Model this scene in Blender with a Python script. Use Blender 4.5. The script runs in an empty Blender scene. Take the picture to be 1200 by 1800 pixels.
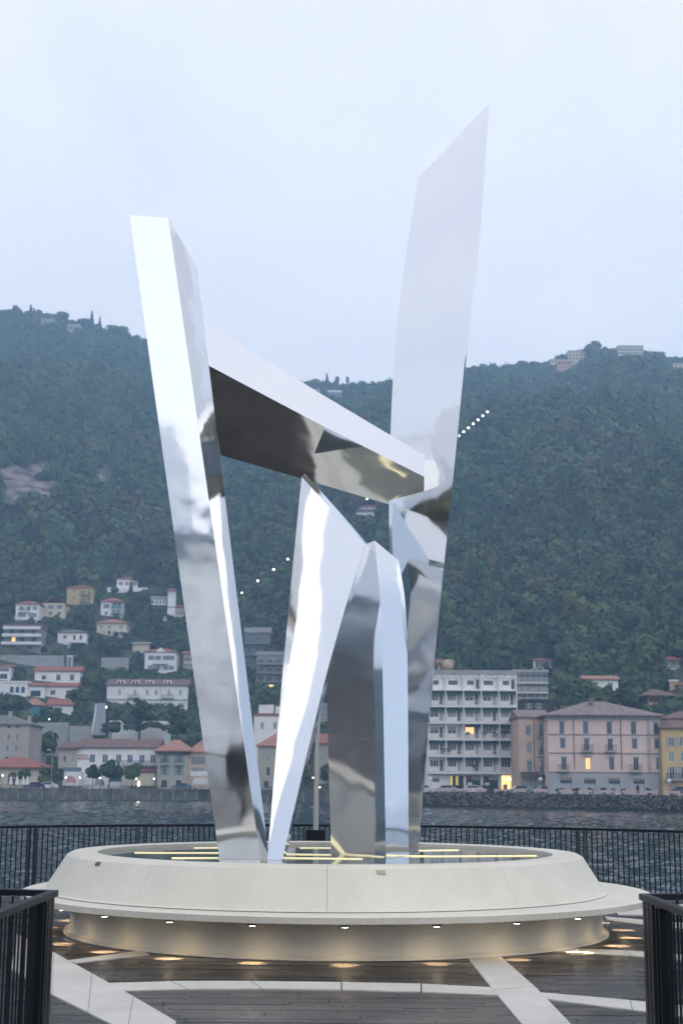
import bpy, bmesh, math, random
import numpy as np
from mathutils import Vector, Matrix
R = math.radians
PI = math.pi
rnd = random.Random(7)

# ---------------------------------------------------------------- camera, sky, sun, exposure
S = bpy.context.scene
C = S.collection
TILT = math.atan(476/2500); ROLL = R(0.38); EYE = 1.75; F = 2500.0
cam = bpy.data.cameras.new('camera'); co = bpy.data.objects.new('camera', cam); C.objects.link(co)
cam.sensor_fit = 'VERTICAL'; cam.sensor_height = 36; cam.lens = 50
cam.clip_start = 0.1; cam.clip_end = 20000
co.matrix_world = Matrix.Translation((0, 0, EYE)) @ Matrix.Rotation(PI/2+TILT, 4, 'X') @ Matrix.Rotation(ROLL, 4, 'Z')
cam.dof.use_dof = True; cam.dof.focus_distance = 17.5; cam.dof.aperture_fstop = 3.2
S.camera = co

SUN_EL, SUN_ROT = R(30), R(160)
w = bpy.data.worlds.new('World'); S.world = w; w.use_nodes = True
nt = w.node_tree; nt.nodes.clear()
N = nt.nodes.new; L = nt.links.new
out = N('ShaderNodeOutputWorld'); bg = N('ShaderNodeBackground'); L(bg.outputs[0], out.inputs[0])
bg.inputs[1].default_value = 0.11
sky = N('ShaderNodeTexSky'); sky.sky_type = 'NISHITA'; sky.sun_disc = False
sky.sun_elevation = SUN_EL; sky.sun_rotation = SUN_ROT; sky.dust_density = 2.0
tc = N('ShaderNodeTexCoord'); mp = N('ShaderNodeMapping'); mp.inputs['Scale'].default_value = (1.6, 1.6, 3.2)
L(tc.outputs['Generated'], mp.inputs[0])
nz = N('ShaderNodeTexNoise'); nz.inputs['Scale'].default_value = 1.7; nz.inputs['Detail'].default_value = 6; nz.inputs['Roughness'].default_value = .5; nz.inputs['Distortion'].default_value = .4
L(mp.outputs[0], nz.inputs[0])
cr = N('ShaderNodeValToRGB'); cr.color_ramp.elements[0].position = .32; cr.color_ramp.elements[1].position = .7
cr.color_ramp.elements[0].color = (.74, .76, .865, 1); cr.color_ramp.elements[1].color = (.875, .88, .935, 1)
L(nz.outputs[0], cr.inputs[0])
vm = N('ShaderNodeVectorMath'); vm.operation = 'SCALE'; vm.inputs[3].default_value = 12.6; L(cr.outputs[0], vm.inputs[0])
mx = N('ShaderNodeMix'); mx.data_type = 'RGBA'; mx.inputs['Factor'].default_value = .94
L(sky.outputs[0], mx.inputs[6]); L(vm.outputs[0], mx.inputs[7]); L(mx.outputs[2], bg.inputs[0])

sl = bpy.data.lights.new('sun', 'SUN'); sl.energy = 1.3; sl.angle = R(75); sl.color = (1, .96, .9)
so = bpy.data.objects.new('sun', sl); C.objects.link(so)
so.rotation_euler = (PI/2-SUN_EL, 0, PI-SUN_ROT+PI*0)
_d = Vector((math.sin(SUN_ROT)*math.cos(SUN_EL), math.cos(SUN_ROT)*math.cos(SUN_EL), math.sin(SUN_EL)))
so.rotation_euler = _d.to_track_quat('Z', 'Y').to_euler()
S.view_settings.view_transform = 'Standard'; S.view_settings.look = 'None'
S.view_settings.exposure = 0.12; S.view_settings.gamma = 1; S.view_settings.use_curve_mapping = False
S.cycles.max_bounces = 16; S.cycles.glossy_bounces = 12; S.cycles.diffuse_bounces = 3
S.cycles.volume_bounces = 1; S.cycles.transparent_max_bounces = 8
S.cycles.sample_clamp_indirect = 6

# ---------------------------------------------------------------- pixel <-> place helpers (photograph pixels, 1200x1800)
def ray(px, py):
    a, b = (px-600)/F, (900-py)/F
    c, s = math.cos(ROLL), math.sin(ROLL)
    a, b = a*c - b*s, a*s + b*c
    return Vector((a, math.cos(TILT)-b*math.sin(TILT), math.sin(TILT)+b*math.cos(TILT)))
def at(px, py, y):
    r = ray(px, py); k = y/r.y
    return Vector((k*r.x, y, EYE+k*r.z))
def on_z(px, py, z=0):
    r = ray(px, py); k = (z-EYE)/r.z
    return Vector((k*r.x, k*r.y, z))
def to_px(p):
    x, y, z = p[0], p[1], p[2]-EYE
    f_ = y*math.cos(TILT)+z*math.sin(TILT); u = -y*math.sin(TILT)+z*math.cos(TILT)
    a, b = x/f_, u/f_
    c, s = math.cos(-ROLL), math.sin(-ROLL)
    a, b = a*c - b*s, a*s + b*c
    return 600+a*F, 900-b*F

# ---------------------------------------------------------------- materials
MATS = {}
def mat(name, col, rough=.7, metal=0, var=0, scale=3, bump=0, bscale=None, emit=None, estr=0, detail=6, spec=.5, stretch=(1,1,1), coat=0, dirt=None):
    if name in MATS: return MATS[name]
    m = bpy.data.materials.new(name); m.use_nodes = True
    t = m.node_tree; b = t.nodes['Principled BSDF']
    b.inputs['Roughness'].default_value = rough; b.inputs['Metallic'].default_value = metal
    b.inputs['Specular IOR Level'].default_value = spec
    b.inputs['Base Color'].default_value = (*col, 1)
    b.inputs['Coat Weight'].default_value = coat
    if var or bump:
        c = t.nodes.new('ShaderNodeTexCoord'); mp = t.nodes.new('ShaderNodeMapping'); mp.inputs['Scale'].default_value = stretch
        t.links.new(c.outputs['Object'], mp.inputs[0])
    if var:
        n = t.nodes.new('ShaderNodeTexNoise'); n.inputs['Scale'].default_value = scale; n.inputs['Detail'].default_value = detail; n.inputs['Roughness'].default_value = .65
        t.links.new(mp.outputs[0], n.inputs[0])
        r = t.nodes.new('ShaderNodeValToRGB'); r.color_ramp.elements[0].position = .3; r.color_ramp.elements[1].position = .72
        lo = dirt if dirt else tuple(max(0, v*(1-var)) for v in col)
        r.color_ramp.elements[0].color = (*lo, 1); r.color_ramp.elements[1].color = (*[min(1, v*(1+var*.6)) for v in col], 1)
        t.links.new(n.outputs[0], r.inputs[0]); t.links.new(r.outputs[0], b.inputs['Base Color'])
    if bump:
        n2 = t.nodes.new('ShaderNodeTexNoise'); n2.inputs['Scale'].default_value = bscale or scale*4; n2.inputs['Detail'].default_value = 4
        t.links.new(mp.outputs[0], n2.inputs[0])
        bp = t.nodes.new('ShaderNodeBump'); bp.inputs['Strength'].default_value = min(1, bump); bp.inputs['Distance'].default_value = .05*max(1, bump)
        t.links.new(n2.outputs[0], bp.inputs['Height']); t.links.new(bp.outputs[0], b.inputs['Normal'])
    if emit:
        b.inputs['Emission Color'].default_value = (*emit, 1); b.inputs['Emission Strength'].default_value = estr
    MATS[name] = m
    return m
def wallm(name, col): return mat(name, col, .9, var=.16, scale=.35, bump=.3, bscale=3, detail=8)
WHITE = wallm('white_render', (.80, .79, .77)); CREAM = wallm('cream_render', (.58, .52, .40)); YELLOW = wallm('yellow_render', (.56, .42, .20))
PEACH = wallm('peach_render', (.60, .44, .35)); PINK = wallm('pale_pink_render', (.68, .53, .47)); BEIGE = wallm('beige_render', (.40, .37, .33))
GREYW = wallm('grey_render', (.26, .27, .27)); DGREY = wallm('dark_grey_render', (.13, .15, .16)); BRICKR = wallm('red_brown_render', (.30, .16, .11))
OCHRE = wallm('ochre_render', (.55, .42, .22)); TANW = wallm('tan_render', (.42, .33, .25)); STONEG = wallm('grey_ashlar', (.38, .39, .41))
ORANGE = wallm('orange_render', (.55, .32, .22)); TEALW = wallm('teal_cloth', (.05, .22, .26))
ROOFR = mat('red_tiles', (.30, .10, .07), .85, var=.4, scale=1.2, bump=.6, bscale=6, dirt=(.15, .06, .05))
ROOFB = mat('brown_tiles', (.18, .10, .09), .85, var=.4, scale=1.0, bump=.6, bscale=6, dirt=(.09, .06, .055))
ROOFO = mat('old_mixed_tiles', (.25, .19, .185), .85, var=.5, scale=1.6, bump=.7, bscale=7, dirt=(.10, .075, .075))
ROOFP = mat('faded_orange_tiles', (.36, .18, .12), .85, var=.4, scale=1.2, bump=.6, bscale=6, dirt=(.2, .1, .08))
ROOFG = mat('grey_roof', (.15, .155, .15), .85, var=.3, scale=1.0, bump=.5, bscale=6)
ROOFK = mat('black_roof', (.025, .03, .035), .7, var=.2)
SLAB = mat('white_concrete', (.74, .74, .73), .8, var=.12, scale=.8)
SLABG = mat('grey_concrete', (.33, .34, .34), .85, var=.25, scale=.6, bump=.4)
GLASS = mat('window_glass', (.02, .03, .045), .08, spec=.6)
GLASSB = mat('blue_window_glass', (.06, .10, .17), .12)
FRAMEW = mat('white_frame', (.65, .65, .65), .5); FRAMED = mat('dark_frame', (.05, .045, .045), .5)
SHUTG = mat('grey_shutter', (.33, .34, .35), .7, var=.1, scale=8); SHUTB = mat('blue_grey_shutter', (.13, .18, .23), .7); SHUTBR = mat('brown_shutter', (.09, .05, .04), .7)
SHUTGR = mat('green_grey_shutter', (.22, .29, .27), .7)
AWN = mat('green_awning', (.03, .17, .14), .8); AWNB = mat('dark_blue_awning', (.03, .10, .13), .8)
LIT = mat('lit_window', (.4, .25, .1), .4, emit=(1, .55, .2), estr=1.6)
LITY = mat('lit_shop', (.4, .3, .12), .4, var=0, emit=(1, .72, .25), estr=1.5)
LAMP = mat('lamp_glow', (1, .9, .8), .4, emit=(1, .86, .72), estr=9)
LAMPW = mat('lamp_white', (1, 1, 1), .4, emit=(1, .9, .78), estr=5)
IRON = mat('black_iron', (.02, .02, .022), .5)
STEELD = mat('dark_painted_steel', (.006, .007, .011), .45, var=.3, scale=4, spec=.22)

def steel():
    m = bpy.data.materials.new('polished_steel'); m.use_nodes = True; t = m.node_tree; b = t.nodes['Principled BSDF']
    b.inputs['Metallic'].default_value = 1; b.inputs['Base Color'].default_value = (.79, .795, .80, 1); b.inputs['Roughness'].default_value = .03
    c = t.nodes.new('ShaderNodeTexCoord')
    n = t.nodes.new('ShaderNodeTexNoise'); n.inputs['Scale'].default_value = .75; n.inputs['Detail'].default_value = 2.6; n.inputs['Roughness'].default_value = .42; t.links.new(c.outputs['Object'], n.inputs[0])
    bp = t.nodes.new('ShaderNodeBump'); bp.inputs['Strength'].default_value = .25; bp.inputs['Distance'].default_value = .12
    t.links.new(n.outputs[0], bp.inputs['Height']); t.links.new(bp.outputs[0], b.inputs['Normal'])
    n2 = t.nodes.new('ShaderNodeTexNoise'); n2.inputs['Scale'].default_value = 2.2; n2.inputs['Detail'].default_value = 8; t.links.new(c.outputs['Object'], n2.inputs[0])
    mr = t.nodes.new('ShaderNodeMapRange'); mr.inputs['To Min'].default_value = .015; mr.inputs['To Max'].default_value = .12; t.links.new(n2.outputs[0], mr.inputs[0]); t.links.new(mr.outputs[0], b.inputs['Roughness'])
    return m
STEEL = steel()

# ---------------------------------------------------------------- mesh helpers
class MB:
    def __init__(s): s.v = []; s.f = []; s.m = []
    def quad(s, a, b, c, d, mi=0):
        n = len(s.v); s.v += [tuple(a), tuple(b), tuple(c), tuple(d)]; s.f.append((n, n+1, n+2, n+3)); s.m.append(mi); return s
    def poly(s, pts, mi=0):
        n = len(s.v); s.v += [tuple(p) for p in pts]; s.f.append(tuple(range(n, n+len(pts)))); s.m.append(mi); return s
    def box(s, x0, x1, y0, y1, z0, z1, mi=0):
        n = len(s.v)
        s.v += [(x0,y0,z0),(x1,y0,z0),(x1,y1,z0),(x0,y1,z0),(x0,y0,z1),(x1,y0,z1),(x1,y1,z1),(x0,y1,z1)]
        for f in ((0,3,2,1),(4,5,6,7),(0,1,5,4),(1,2,6,5),(2,3,7,6),(3,0,4,7)): s.f.append(tuple(n+i for i in f)); s.m.append(mi)
        return s
    def tube(s, a, b, r0, r1=None, n=8, mi=0, cap=True):
        a, b = Vector(a), Vector(b); r1 = r0 if r1 is None else r1
        d = (b-a).normalized(); u = d.orthogonal().normalized(); v = d.cross(u); k = len(s.v)
        for p, r in ((a, r0), (b, r1)):
            for i in range(n):
                t = 2*PI*i/n; s.v.append(tuple(p+u*r*math.cos(t)+v*r*math.sin(t)))
        for i in range(n):
            j = (i+1) % n; s.f.append((k+i, k+j, k+n+j, k+n+i)); s.m.append(mi)
        if cap: s.f.append(tuple(k+n+i for i in range(n))); s.m.append(mi); s.f.append(tuple(k+i for i in reversed(range(n)))); s.m.append(mi)
        return s
    def loft(s, secs, cap=True, mi=0):
        k = len(s.v); n = len(secs[0])
        for q in secs: s.v += [tuple(p) for p in q]
        for r in range(len(secs)-1):
            for i in range(n):
                j = (i+1) % n; s.f.append((k+r*n+i, k+r*n+j, k+(r+1)*n+j, k+(r+1)*n+i)); s.m.append(mi)
        if cap:
            s.f.append(tuple(k+i for i in reversed(range(n)))); s.m.append(mi)
            s.f.append(tuple(k+(len(secs)-1)*n+i for i in range(n))); s.m.append(mi)
        return s
    def ball(s, c, r, n=8, m=6, sx=1, sy=1, sz=1, mi=0):
        k = len(s.v); s.v.append((c[0], c[1], c[2]+r*sz))
        for i in range(1, m):
            t = PI*i/m
            for j in range(n):
                a = 2*PI*j/n; s.v.append((c[0]+r*sx*math.sin(t)*math.cos(a), c[1]+r*sy*math.sin(t)*math.sin(a), c[2]+r*sz*math.cos(t)))
        s.v.append((c[0], c[1], c[2]-r*sz)); e = len(s.v)-1
        for j in range(n):
            s.f.append((k, k+1+j, k+1+(j+1) % n)); s.m.append(mi)
            for i in range(m-2):
                a = k+1+i*n+j; b = k+1+i*n+(j+1) % n; s.f.append((a, a+n, b+n, b)); s.m.append(mi)
            a = k+1+(m-2)*n+j; b = k+1+(m-2)*n+(j+1) % n; s.f.append((a, e, b)); s.m.append(mi)
        return s
    def mesh(s, name, mats, smooth=False):
        me = bpy.data.meshes.new(name); me.from_pydata(s.v, [], s.f)
        for m in (mats if isinstance(mats, (list, tuple)) else [mats]): me.materials.append(m)
        me.polygons.foreach_set('material_index', s.m)
        if smooth: me.polygons.foreach_set('use_smooth', [True]*len(s.f))
        me.update(); return me
    def obj(s, name, mats, parent=None, loc=None, smooth=False, **kw):
        return link(name, s.mesh(name, mats, smooth), parent, loc, **kw)
def link(name, me, parent=None, loc=None, rz=None, **kw):
    o = bpy.data.objects.new(name, me); C.objects.link(o)
    if parent: o.parent = parent
    if loc is not None: o.location = loc
    if rz: o.rotation_euler = (0, 0, rz)
    for k, v in kw.items(): o[k] = v
    return o
def thing(name, label, cat, loc=(0, 0, 0), rz=0, group=None):
    o = bpy.data.objects.new(name, None); C.objects.link(o); o.location = loc; o.rotation_euler = (0, 0, rz); o.empty_display_size = .1
    o['label'] = label; o['category'] = cat
    if group: o['group'] = group
    return o
CACHE = {}
def shared(key, fn):
    if key not in CACHE: CACHE[key] = fn()
    return CACHE[key]
def bevel(o, wd, seg=2):
    b = o.modifiers.new('bevel', 'BEVEL'); b.width = wd; b.segments = seg; b.limit_method = 'ANGLE'; b.angle_limit = R(35)

# ---------------------------------------------------------------- terrain shape
def interp(x, xs, ys): return float(np.interp(x, xs, ys))
WATER = -2.0; STREET = .1
U_S = [-.6, -.24, -.09, .02, .06, .24, .6]; D_S = [262, 284, 298, 262, 243, 203, 170]
RIDGE = [(-500, 520), (-200, 540), (0, 560), (60, 566), (150, 590), (250, 612), (380, 662), (470, 700), (520, 698), (560, 690), (610, 697), (700, 690), (820, 668), (900, 660), (970, 655), (1000, 640), (1040, 630), (1090, 634), (1140, 636), (1165, 648), (1200, 652), (1400, 640), (1800, 620)]
RU = [(p-600)/2500*1.05 for p, _ in RIDGE]; RE = [(lambda r: r.z/r.y)(ray(p, y)) for p, y in RIDGE]
RU = [(lambda r: r.x/r.y)(ray(p, y)) for p, y in RIDGE]
DRIDGE = 1150.0
def noise2(x, y):
    return (np.sin(x*.021+1.3*np.sin(y*.013))*np.cos(y*.017+1.1*np.sin(x*.011)) + .5*np.sin(x*.047+y*.031+2*np.sin(y*.023)) + .3*np.sin(x*.09-y*.07+np.sin(x*.05)))
def terrain(x, y):
    x = np.asarray(x, float); y = np.asarray(y, float)
    u = x/y; ds = np.interp(u, U_S, D_S)+40
    s = y-ds; sr = DRIDGE-ds
    E = np.interp(u, RU, RE); zr = E*DRIDGE+EYE
    k = np.clip(zr/360, .5, 1.5)
    lo = np.interp(s, [-60, 0, 60, 95, 170, 250], [0, 0, 10, 24, 58, 98])
    hi = 98+(zr-98)*np.clip((s-250)/(sr-250), 0, 1)
    z = np.where(s < 250, lo, hi)
    z = z+noise2(x, y)*np.clip(s/400, 0, 1)*11*np.clip((sr-s)/200, 0, 1)
    over = np.maximum(s-sr, 0); z = z-np.minimum(over*.35, 140)
    return z+STREET
def tz(x, y): return float(terrain(x, y))
def hit(px, py):
    r = ray(px, py); y = 230.0
    while y < 1400:
        x = r.x/r.y*y; z = EYE+r.z/r.y*y
        if z <= tz(x, y) and z > STREET-.5: return y
        y += 1.0
    return 1150.0

def above(px, py, hgt):
    r = ray(px, py); y = hit(px, py)
    while y > 260:
        if EYE+r.z/r.y*y-tz(r.x/r.y*y, y) >= hgt: return y
        y -= 1.0
    return y
def structure(o): o['kind'] = 'structure'; return o
# hillside
us = np.linspace(-.62, .62, 300); dd = np.concatenate([np.linspace(0, 300, 90), np.linspace(306, 1250, 190)])
V = []; ROCK = []
for j, s_ in enumerate(dd):
    ds = np.interp(us, U_S, D_S)+3; y = ds+s_; x = us*y; z = terrain(x, y)
    V.append(np.stack([x, y, z], 1))
V = np.concatenate(V); nu = len(us); nd = len(dd)
idx = np.arange(nu*nd).reshape(nd, nu)
Fq = np.stack([idx[:-1, :-1], idx[:-1, 1:], idx[1:, 1:], idx[1:, :-1]], -1).reshape(-1, 4)
def rockmask(x, y, z):
    px, py = to_px((x, y, z))
    a = math.exp(-((px-150)/210)**2-((py-850)/38)**2)*1.3 + .9*math.exp(-((px-620)/60)**2-((py-1060)/30)**2)
    n = .5+.5*float(noise2(x*3.1, y*2.7))*.6
    return max(0, min(1, a*2.3*n-.25))
me = bpy.data.meshes.new('hillside'); me.from_pydata(V.tolist(), [], Fq.tolist())
at_ = me.attributes.new('rock', 'FLOAT', 'POINT'); rk = [rockmask(*v) for v in V]; at_.data.foreach_set('value', rk)
m = bpy.data.materials.new('hillside_ground'); m.use_nodes = True; t = m.node_tree; b = t.nodes['Principled BSDF']; b.inputs['Roughness'].default_value = .95
ga = t.nodes.new('ShaderNodeAttribute'); ga.attribute_name = 'rock'; tcn = t.nodes.new('ShaderNodeTexCoord')
n1 = t.nodes.new('ShaderNodeTexNoise'); n1.inputs['Scale'].default_value = .15; n1.inputs['Detail'].default_value = 10; t.links.new(tcn.outputs['Object'], n1.inputs[0])
r1 = t.nodes.new('ShaderNodeValToRGB'); r1.color_ramp.elements[0].position = .35; r1.color_ramp.elements[1].position = .65; r1.color_ramp.elements[0].color = (.02, .03, .015, 1); r1.color_ramp.elements[1].color = (.06, .07, .035, 1)
r2 = t.nodes.new('ShaderNodeValToRGB'); r2.color_ramp.elements[0].position = .4; r2.color_ramp.elements[1].position = .62; r2.color_ramp.elements[0].color = (.06, .05, .042, 1); r2.color_ramp.elements[1].color = (.27, .225, .22, 1)
t.links.new(n1.outputs[0], r1.inputs[0]); t.links.new(n1.outputs[0], r2.inputs[0])
mm = t.nodes.new('ShaderNodeMix'); mm.data_type = 'RGBA'; t.links.new(ga.outputs['Fac'], mm.inputs[0]); t.links.new(r1.outputs[0], mm.inputs[6]); t.links.new(r2.outputs[0], mm.inputs[7]); t.links.new(mm.outputs[2], b.inputs['Base Color'])
bp = t.nodes.new('ShaderNodeBump'); bp.inputs['Distance'].default_value = 3; t.links.new(n1.outputs[0], bp.inputs['Height']); t.links.new(bp.outputs[0], b.inputs['Normal'])
me.materials.append(m); me.polygons.foreach_set('use_smooth', [True]*len(Fq)); structure(link('hillside', me))
# far shore hills behind the viewer (seen in the polished steel)
mb = MB(); ring = []
for j, (rr, hf) in enumerate(((420, 0), (620, .35), (850, .8), (1050, 1), (1350, .3))):
    for i in range(61):
        a = PI*(.93+1.14*i/60)
        w_ = float(np.interp(a/PI, [.93, 1.0, 1.33, 1.42, 1.72, 1.85, 2.07], [.5, 1.25, 1.2, .12, .1, .12, .3])); hh = (190+40*math.sin(i*.43)+25*math.sin(i*.81+1)+9*math.sin(i*2.1))*hf*w_
        ring.append((rr*math.cos(a), rr*math.sin(a), WATER-1+hh+(2 if hf else 0)))
mb.v = ring
for j in range(4):
    for i in range(60): mb.f.append((j*61+i, j*61+i+1, (j+1)*61+i+1, (j+1)*61+i)); mb.m.append(0)
structure(mb.obj('far_hills', mat('far_wood', (.045, .07, .07), .95, var=.5, scale=.02, bump=1, bscale=.06), smooth=True))

# lake
m = bpy.data.materials.new('lake_water'); m.use_nodes = True; t = m.node_tree; b = t.nodes['Principled BSDF']
b.inputs['Base Color'].default_value = (.003, .018, .027, 1); b.inputs['Roughness'].default_value = .06; b.inputs['IOR'].default_value = 1.33
tcn = t.nodes.new('ShaderNodeTexCoord'); mpn = t.nodes.new('ShaderNodeMapping'); mpn.inputs['Scale'].default_value = (.62, 1.0, 1); t.links.new(tcn.outputs['Object'], mpn.inputs[0])
n1 = t.nodes.new('ShaderNodeTexNoise'); n1.inputs['Scale'].default_value = 1.1; n1.inputs['Detail'].default_value = 3; n1.inputs['Roughness'].default_value = .5; n1.inputs['Distortion'].default_value = .5; t.links.new(mpn.outputs[0], n1.inputs[0])
n2 = t.nodes.new('ShaderNodeTexNoise'); n2.inputs['Scale'].default_value = .22; n2.inputs['Detail'].default_value = 3; t.links.new(mpn.outputs[0], n2.inputs[0])
ad = t.nodes.new('ShaderNodeMath'); ad.operation = 'MULTIPLY_ADD'; ad.inputs[1].default_value = 1.6; t.links.new(n2.outputs[0], ad.inputs[0]); t.links.new(n1.outputs[0], ad.inputs[2])
bp = t.nodes.new('ShaderNodeBump'); bp.inputs['Strength'].default_value = 1; bp.inputs['Distance'].default_value = .022
n4 = t.nodes.new('ShaderNodeTexNoise'); n4.inputs['Scale'].default_value = 1.5; n4.inputs['Detail'].default_value = 4; n4.inputs['Roughness'].default_value = .7; n4.inputs['Distortion'].default_value = .8; t.links.new(mpn.outputs[0], n4.inputs[0])
r4 = t.nodes.new('ShaderNodeMapRange'); r4.interpolation_type = 'SMOOTHSTEP'; r4.inputs['From Min'].default_value = .54; r4.inputs['From Max'].default_value = .70; r4.inputs['To Max'].default_value = 3.0; t.links.new(n4.outputs[0], r4.inputs[0])
a4 = t.nodes.new('ShaderNodeMath'); t.links.new(ad.outputs[0], a4.inputs[0]); t.links.new(r4.outputs[0], a4.inputs[1]); t.links.new(a4.outputs[0], bp.inputs['Height']); t.links.new(bp.outputs[0], b.inputs['Normal'])
ZL = WATER-.42
structure(MB().quad((-1500, -1500, ZL), (1500, -1500, ZL), (1500, 700, ZL), (-1500, 700, ZL)).obj('lake_water', m))
rw = np.random.RandomState(11); NT = 512; TL = 48.0
kx = np.fft.fftfreq(NT, TL/NT)[None, :]; ky = np.fft.fftfreq(NT, TL/NT)[:, None]; kk = np.sqrt(kx*kx+ky*ky)+1e-6
sp = kk**-1.75*np.exp(-(.30/kk)**2)*np.exp(-(kk/3.2)**2)*(.35+np.abs(ky*.9+kx*.45)/kk)
hf_ = np.real(np.fft.ifft2(np.fft.fft2(rw.normal(size=(NT, NT)))*sp)); hf_ /= hf_.std(); hf_ = hf_+.22*(hf_**2-1)
def wave(x, y):
    fx_ = (x/TL*NT) % NT; fy_ = (y/TL*NT) % NT; i0 = fx_.astype(int); j0 = fy_.astype(int); a = fx_-i0; b_ = fy_-j0; i1 = (i0+1) % NT; j1 = (j0+1) % NT; i0 %= NT; j0 %= NT
    return (hf_[j0, i0]*(1-a)+hf_[j0, i1]*a)*(1-b_)+(hf_[j1, i0]*(1-a)+hf_[j1, i1]*a)*b_
wy = np.concatenate([np.arange(9, 90, .17), np.arange(90, 180, .3), np.arange(180, 312, .6)]); wu = np.linspace(-.34, .34, 460)
XX = wu[None, :]*np.maximum(wy, 42)[:, None]; YY = np.repeat(wy[:, None], len(wu), 1)
ZZ = WATER+.031*(.62*wave(XX, YY)+.5*wave(XX*.41+9, YY*.47+5)*1.3+.35*wave(XX*2.3+3, YY*2.1))
ZZ = np.where((XX**2+(YY-16.8)**2 < 7.7**2) | ((np.abs(XX) < 2) & (YY < 12)), WATER-.5, ZZ)
co_ = np.stack([XX, YY, ZZ], -1).reshape(-1, 3); nr, nc = len(wy), len(wu); ii = np.arange(nr*nc).reshape(nr, nc)
ff = np.stack([ii[:-1, :-1], ii[:-1, 1:], ii[1:, 1:], ii[1:, :-1]], -1).reshape(-1).astype(np.int32)
me = bpy.data.meshes.new('lake_waves'); me.vertices.add(len(co_)); me.vertices.foreach_set('co', co_.ravel().astype(np.float32)); me.loops.add(len(ff)); me.loops.foreach_set('vertex_index', ff)
me.polygons.add(len(ff)//4); me.polygons.foreach_set('loop_start', np.arange(0, len(ff), 4, dtype=np.int32)); me.polygons.foreach_set('use_smooth', np.ones(len(ff)//4, bool)); me.update(calc_edges=True); me.materials.append(m)
structure(link('lake_waves', me))

# street along the shore and quay walls
RUBBLE = mat('rubble_stone', (.11, .105, .09), .95, var=.75, scale=1.6, bump=1.4, bscale=2.2, dirt=(.025, .03, .022))
CONC = mat('old_concrete', (.12, .125, .11), .95, var=.6, scale=.5, bump=.8, bscale=2, dirt=(.04, .045, .035))
def shore(u, off=0): d = interp(u, U_S, D_S)+off; return u*d, d
def quay(name, u0, u1, m, label, zt=STREET+.2, seg=2.2):
    th = thing(name, label, 'quay wall', (*shore((u0+u1)/2), 0))
    n = int((u1-u0)*270/seg); mbs = MB(); ox, oy = shore((u0+u1)/2)
    for i in range(n):
        a = u0+(u1-u0)*i/n; e = u0+(u1-u0)*(i+.985)/n
        j = rnd.uniform(-.05, .05); zz = zt+rnd.uniform(-.03, .03)
        (xa, ya), (xb, yb) = shore(a, j), shore(e, j)
        (xc, yc), (xd, yd) = shore(e, 3.4), shore(a, 3.4)
        p = [(xa-ox, ya-oy), (xb-ox, yb-oy), (xc-ox, yc-oy), (xd-ox, yd-oy)]
        mbs.loft([[(q[0], q[1], WATER-1) for q in p], [(q[0], q[1], zz) for q in p]])
    mbs.obj('wall_block', m, th, kind='stuff')
    return th
quay('concrete_quay_wall', -.5, .0, CONC, 'low weathered concrete quay wall along the far shore under the white hotel')
rq = quay('stone_quay_wall', .0, .5, RUBBLE, 'rough rubble stone quay wall along the far shore below the pink building')
# uneven stones proud of the rubble wall
mbs = MB(); ox, oy = rq.location[0], rq.location[1]
for i in range(4200):
    u = rnd.uniform(.03, .27); x, y = shore(u, -.12); zc = rnd.uniform(WATER+.3, STREET+.05); w_ = rnd.uniform(.08, .27); h_ = rnd.uniform(.06, .15)
    mbs.box(x-w_-ox, x+w_-ox, y-rnd.uniform(0, .16)-oy, y+.3-oy, zc-h_, zc+h_, i % 3)
mbs.obj('stone', [RUBBLE, mat('dark_stone', (.04, .045, .04), .9, var=.5), mat('pale_stone', (.26, .25, .22), .9, var=.4)], rq, kind='stuff')
mb = MB(); n = 60
for i in range(n):
    a = -.6+1.2*i/n; e = a+1.2/n
    mb.quad((*shore(a, .5), STREET), (*shore(e, .5), STREET), (*shore(e, 45), STREET+.004), (*shore(a, 45), STREET+.004))
structure(mb.obj('shore_road', mat('asphalt', (.05, .05, .052), .8, var=.3, scale=1)))

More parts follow.
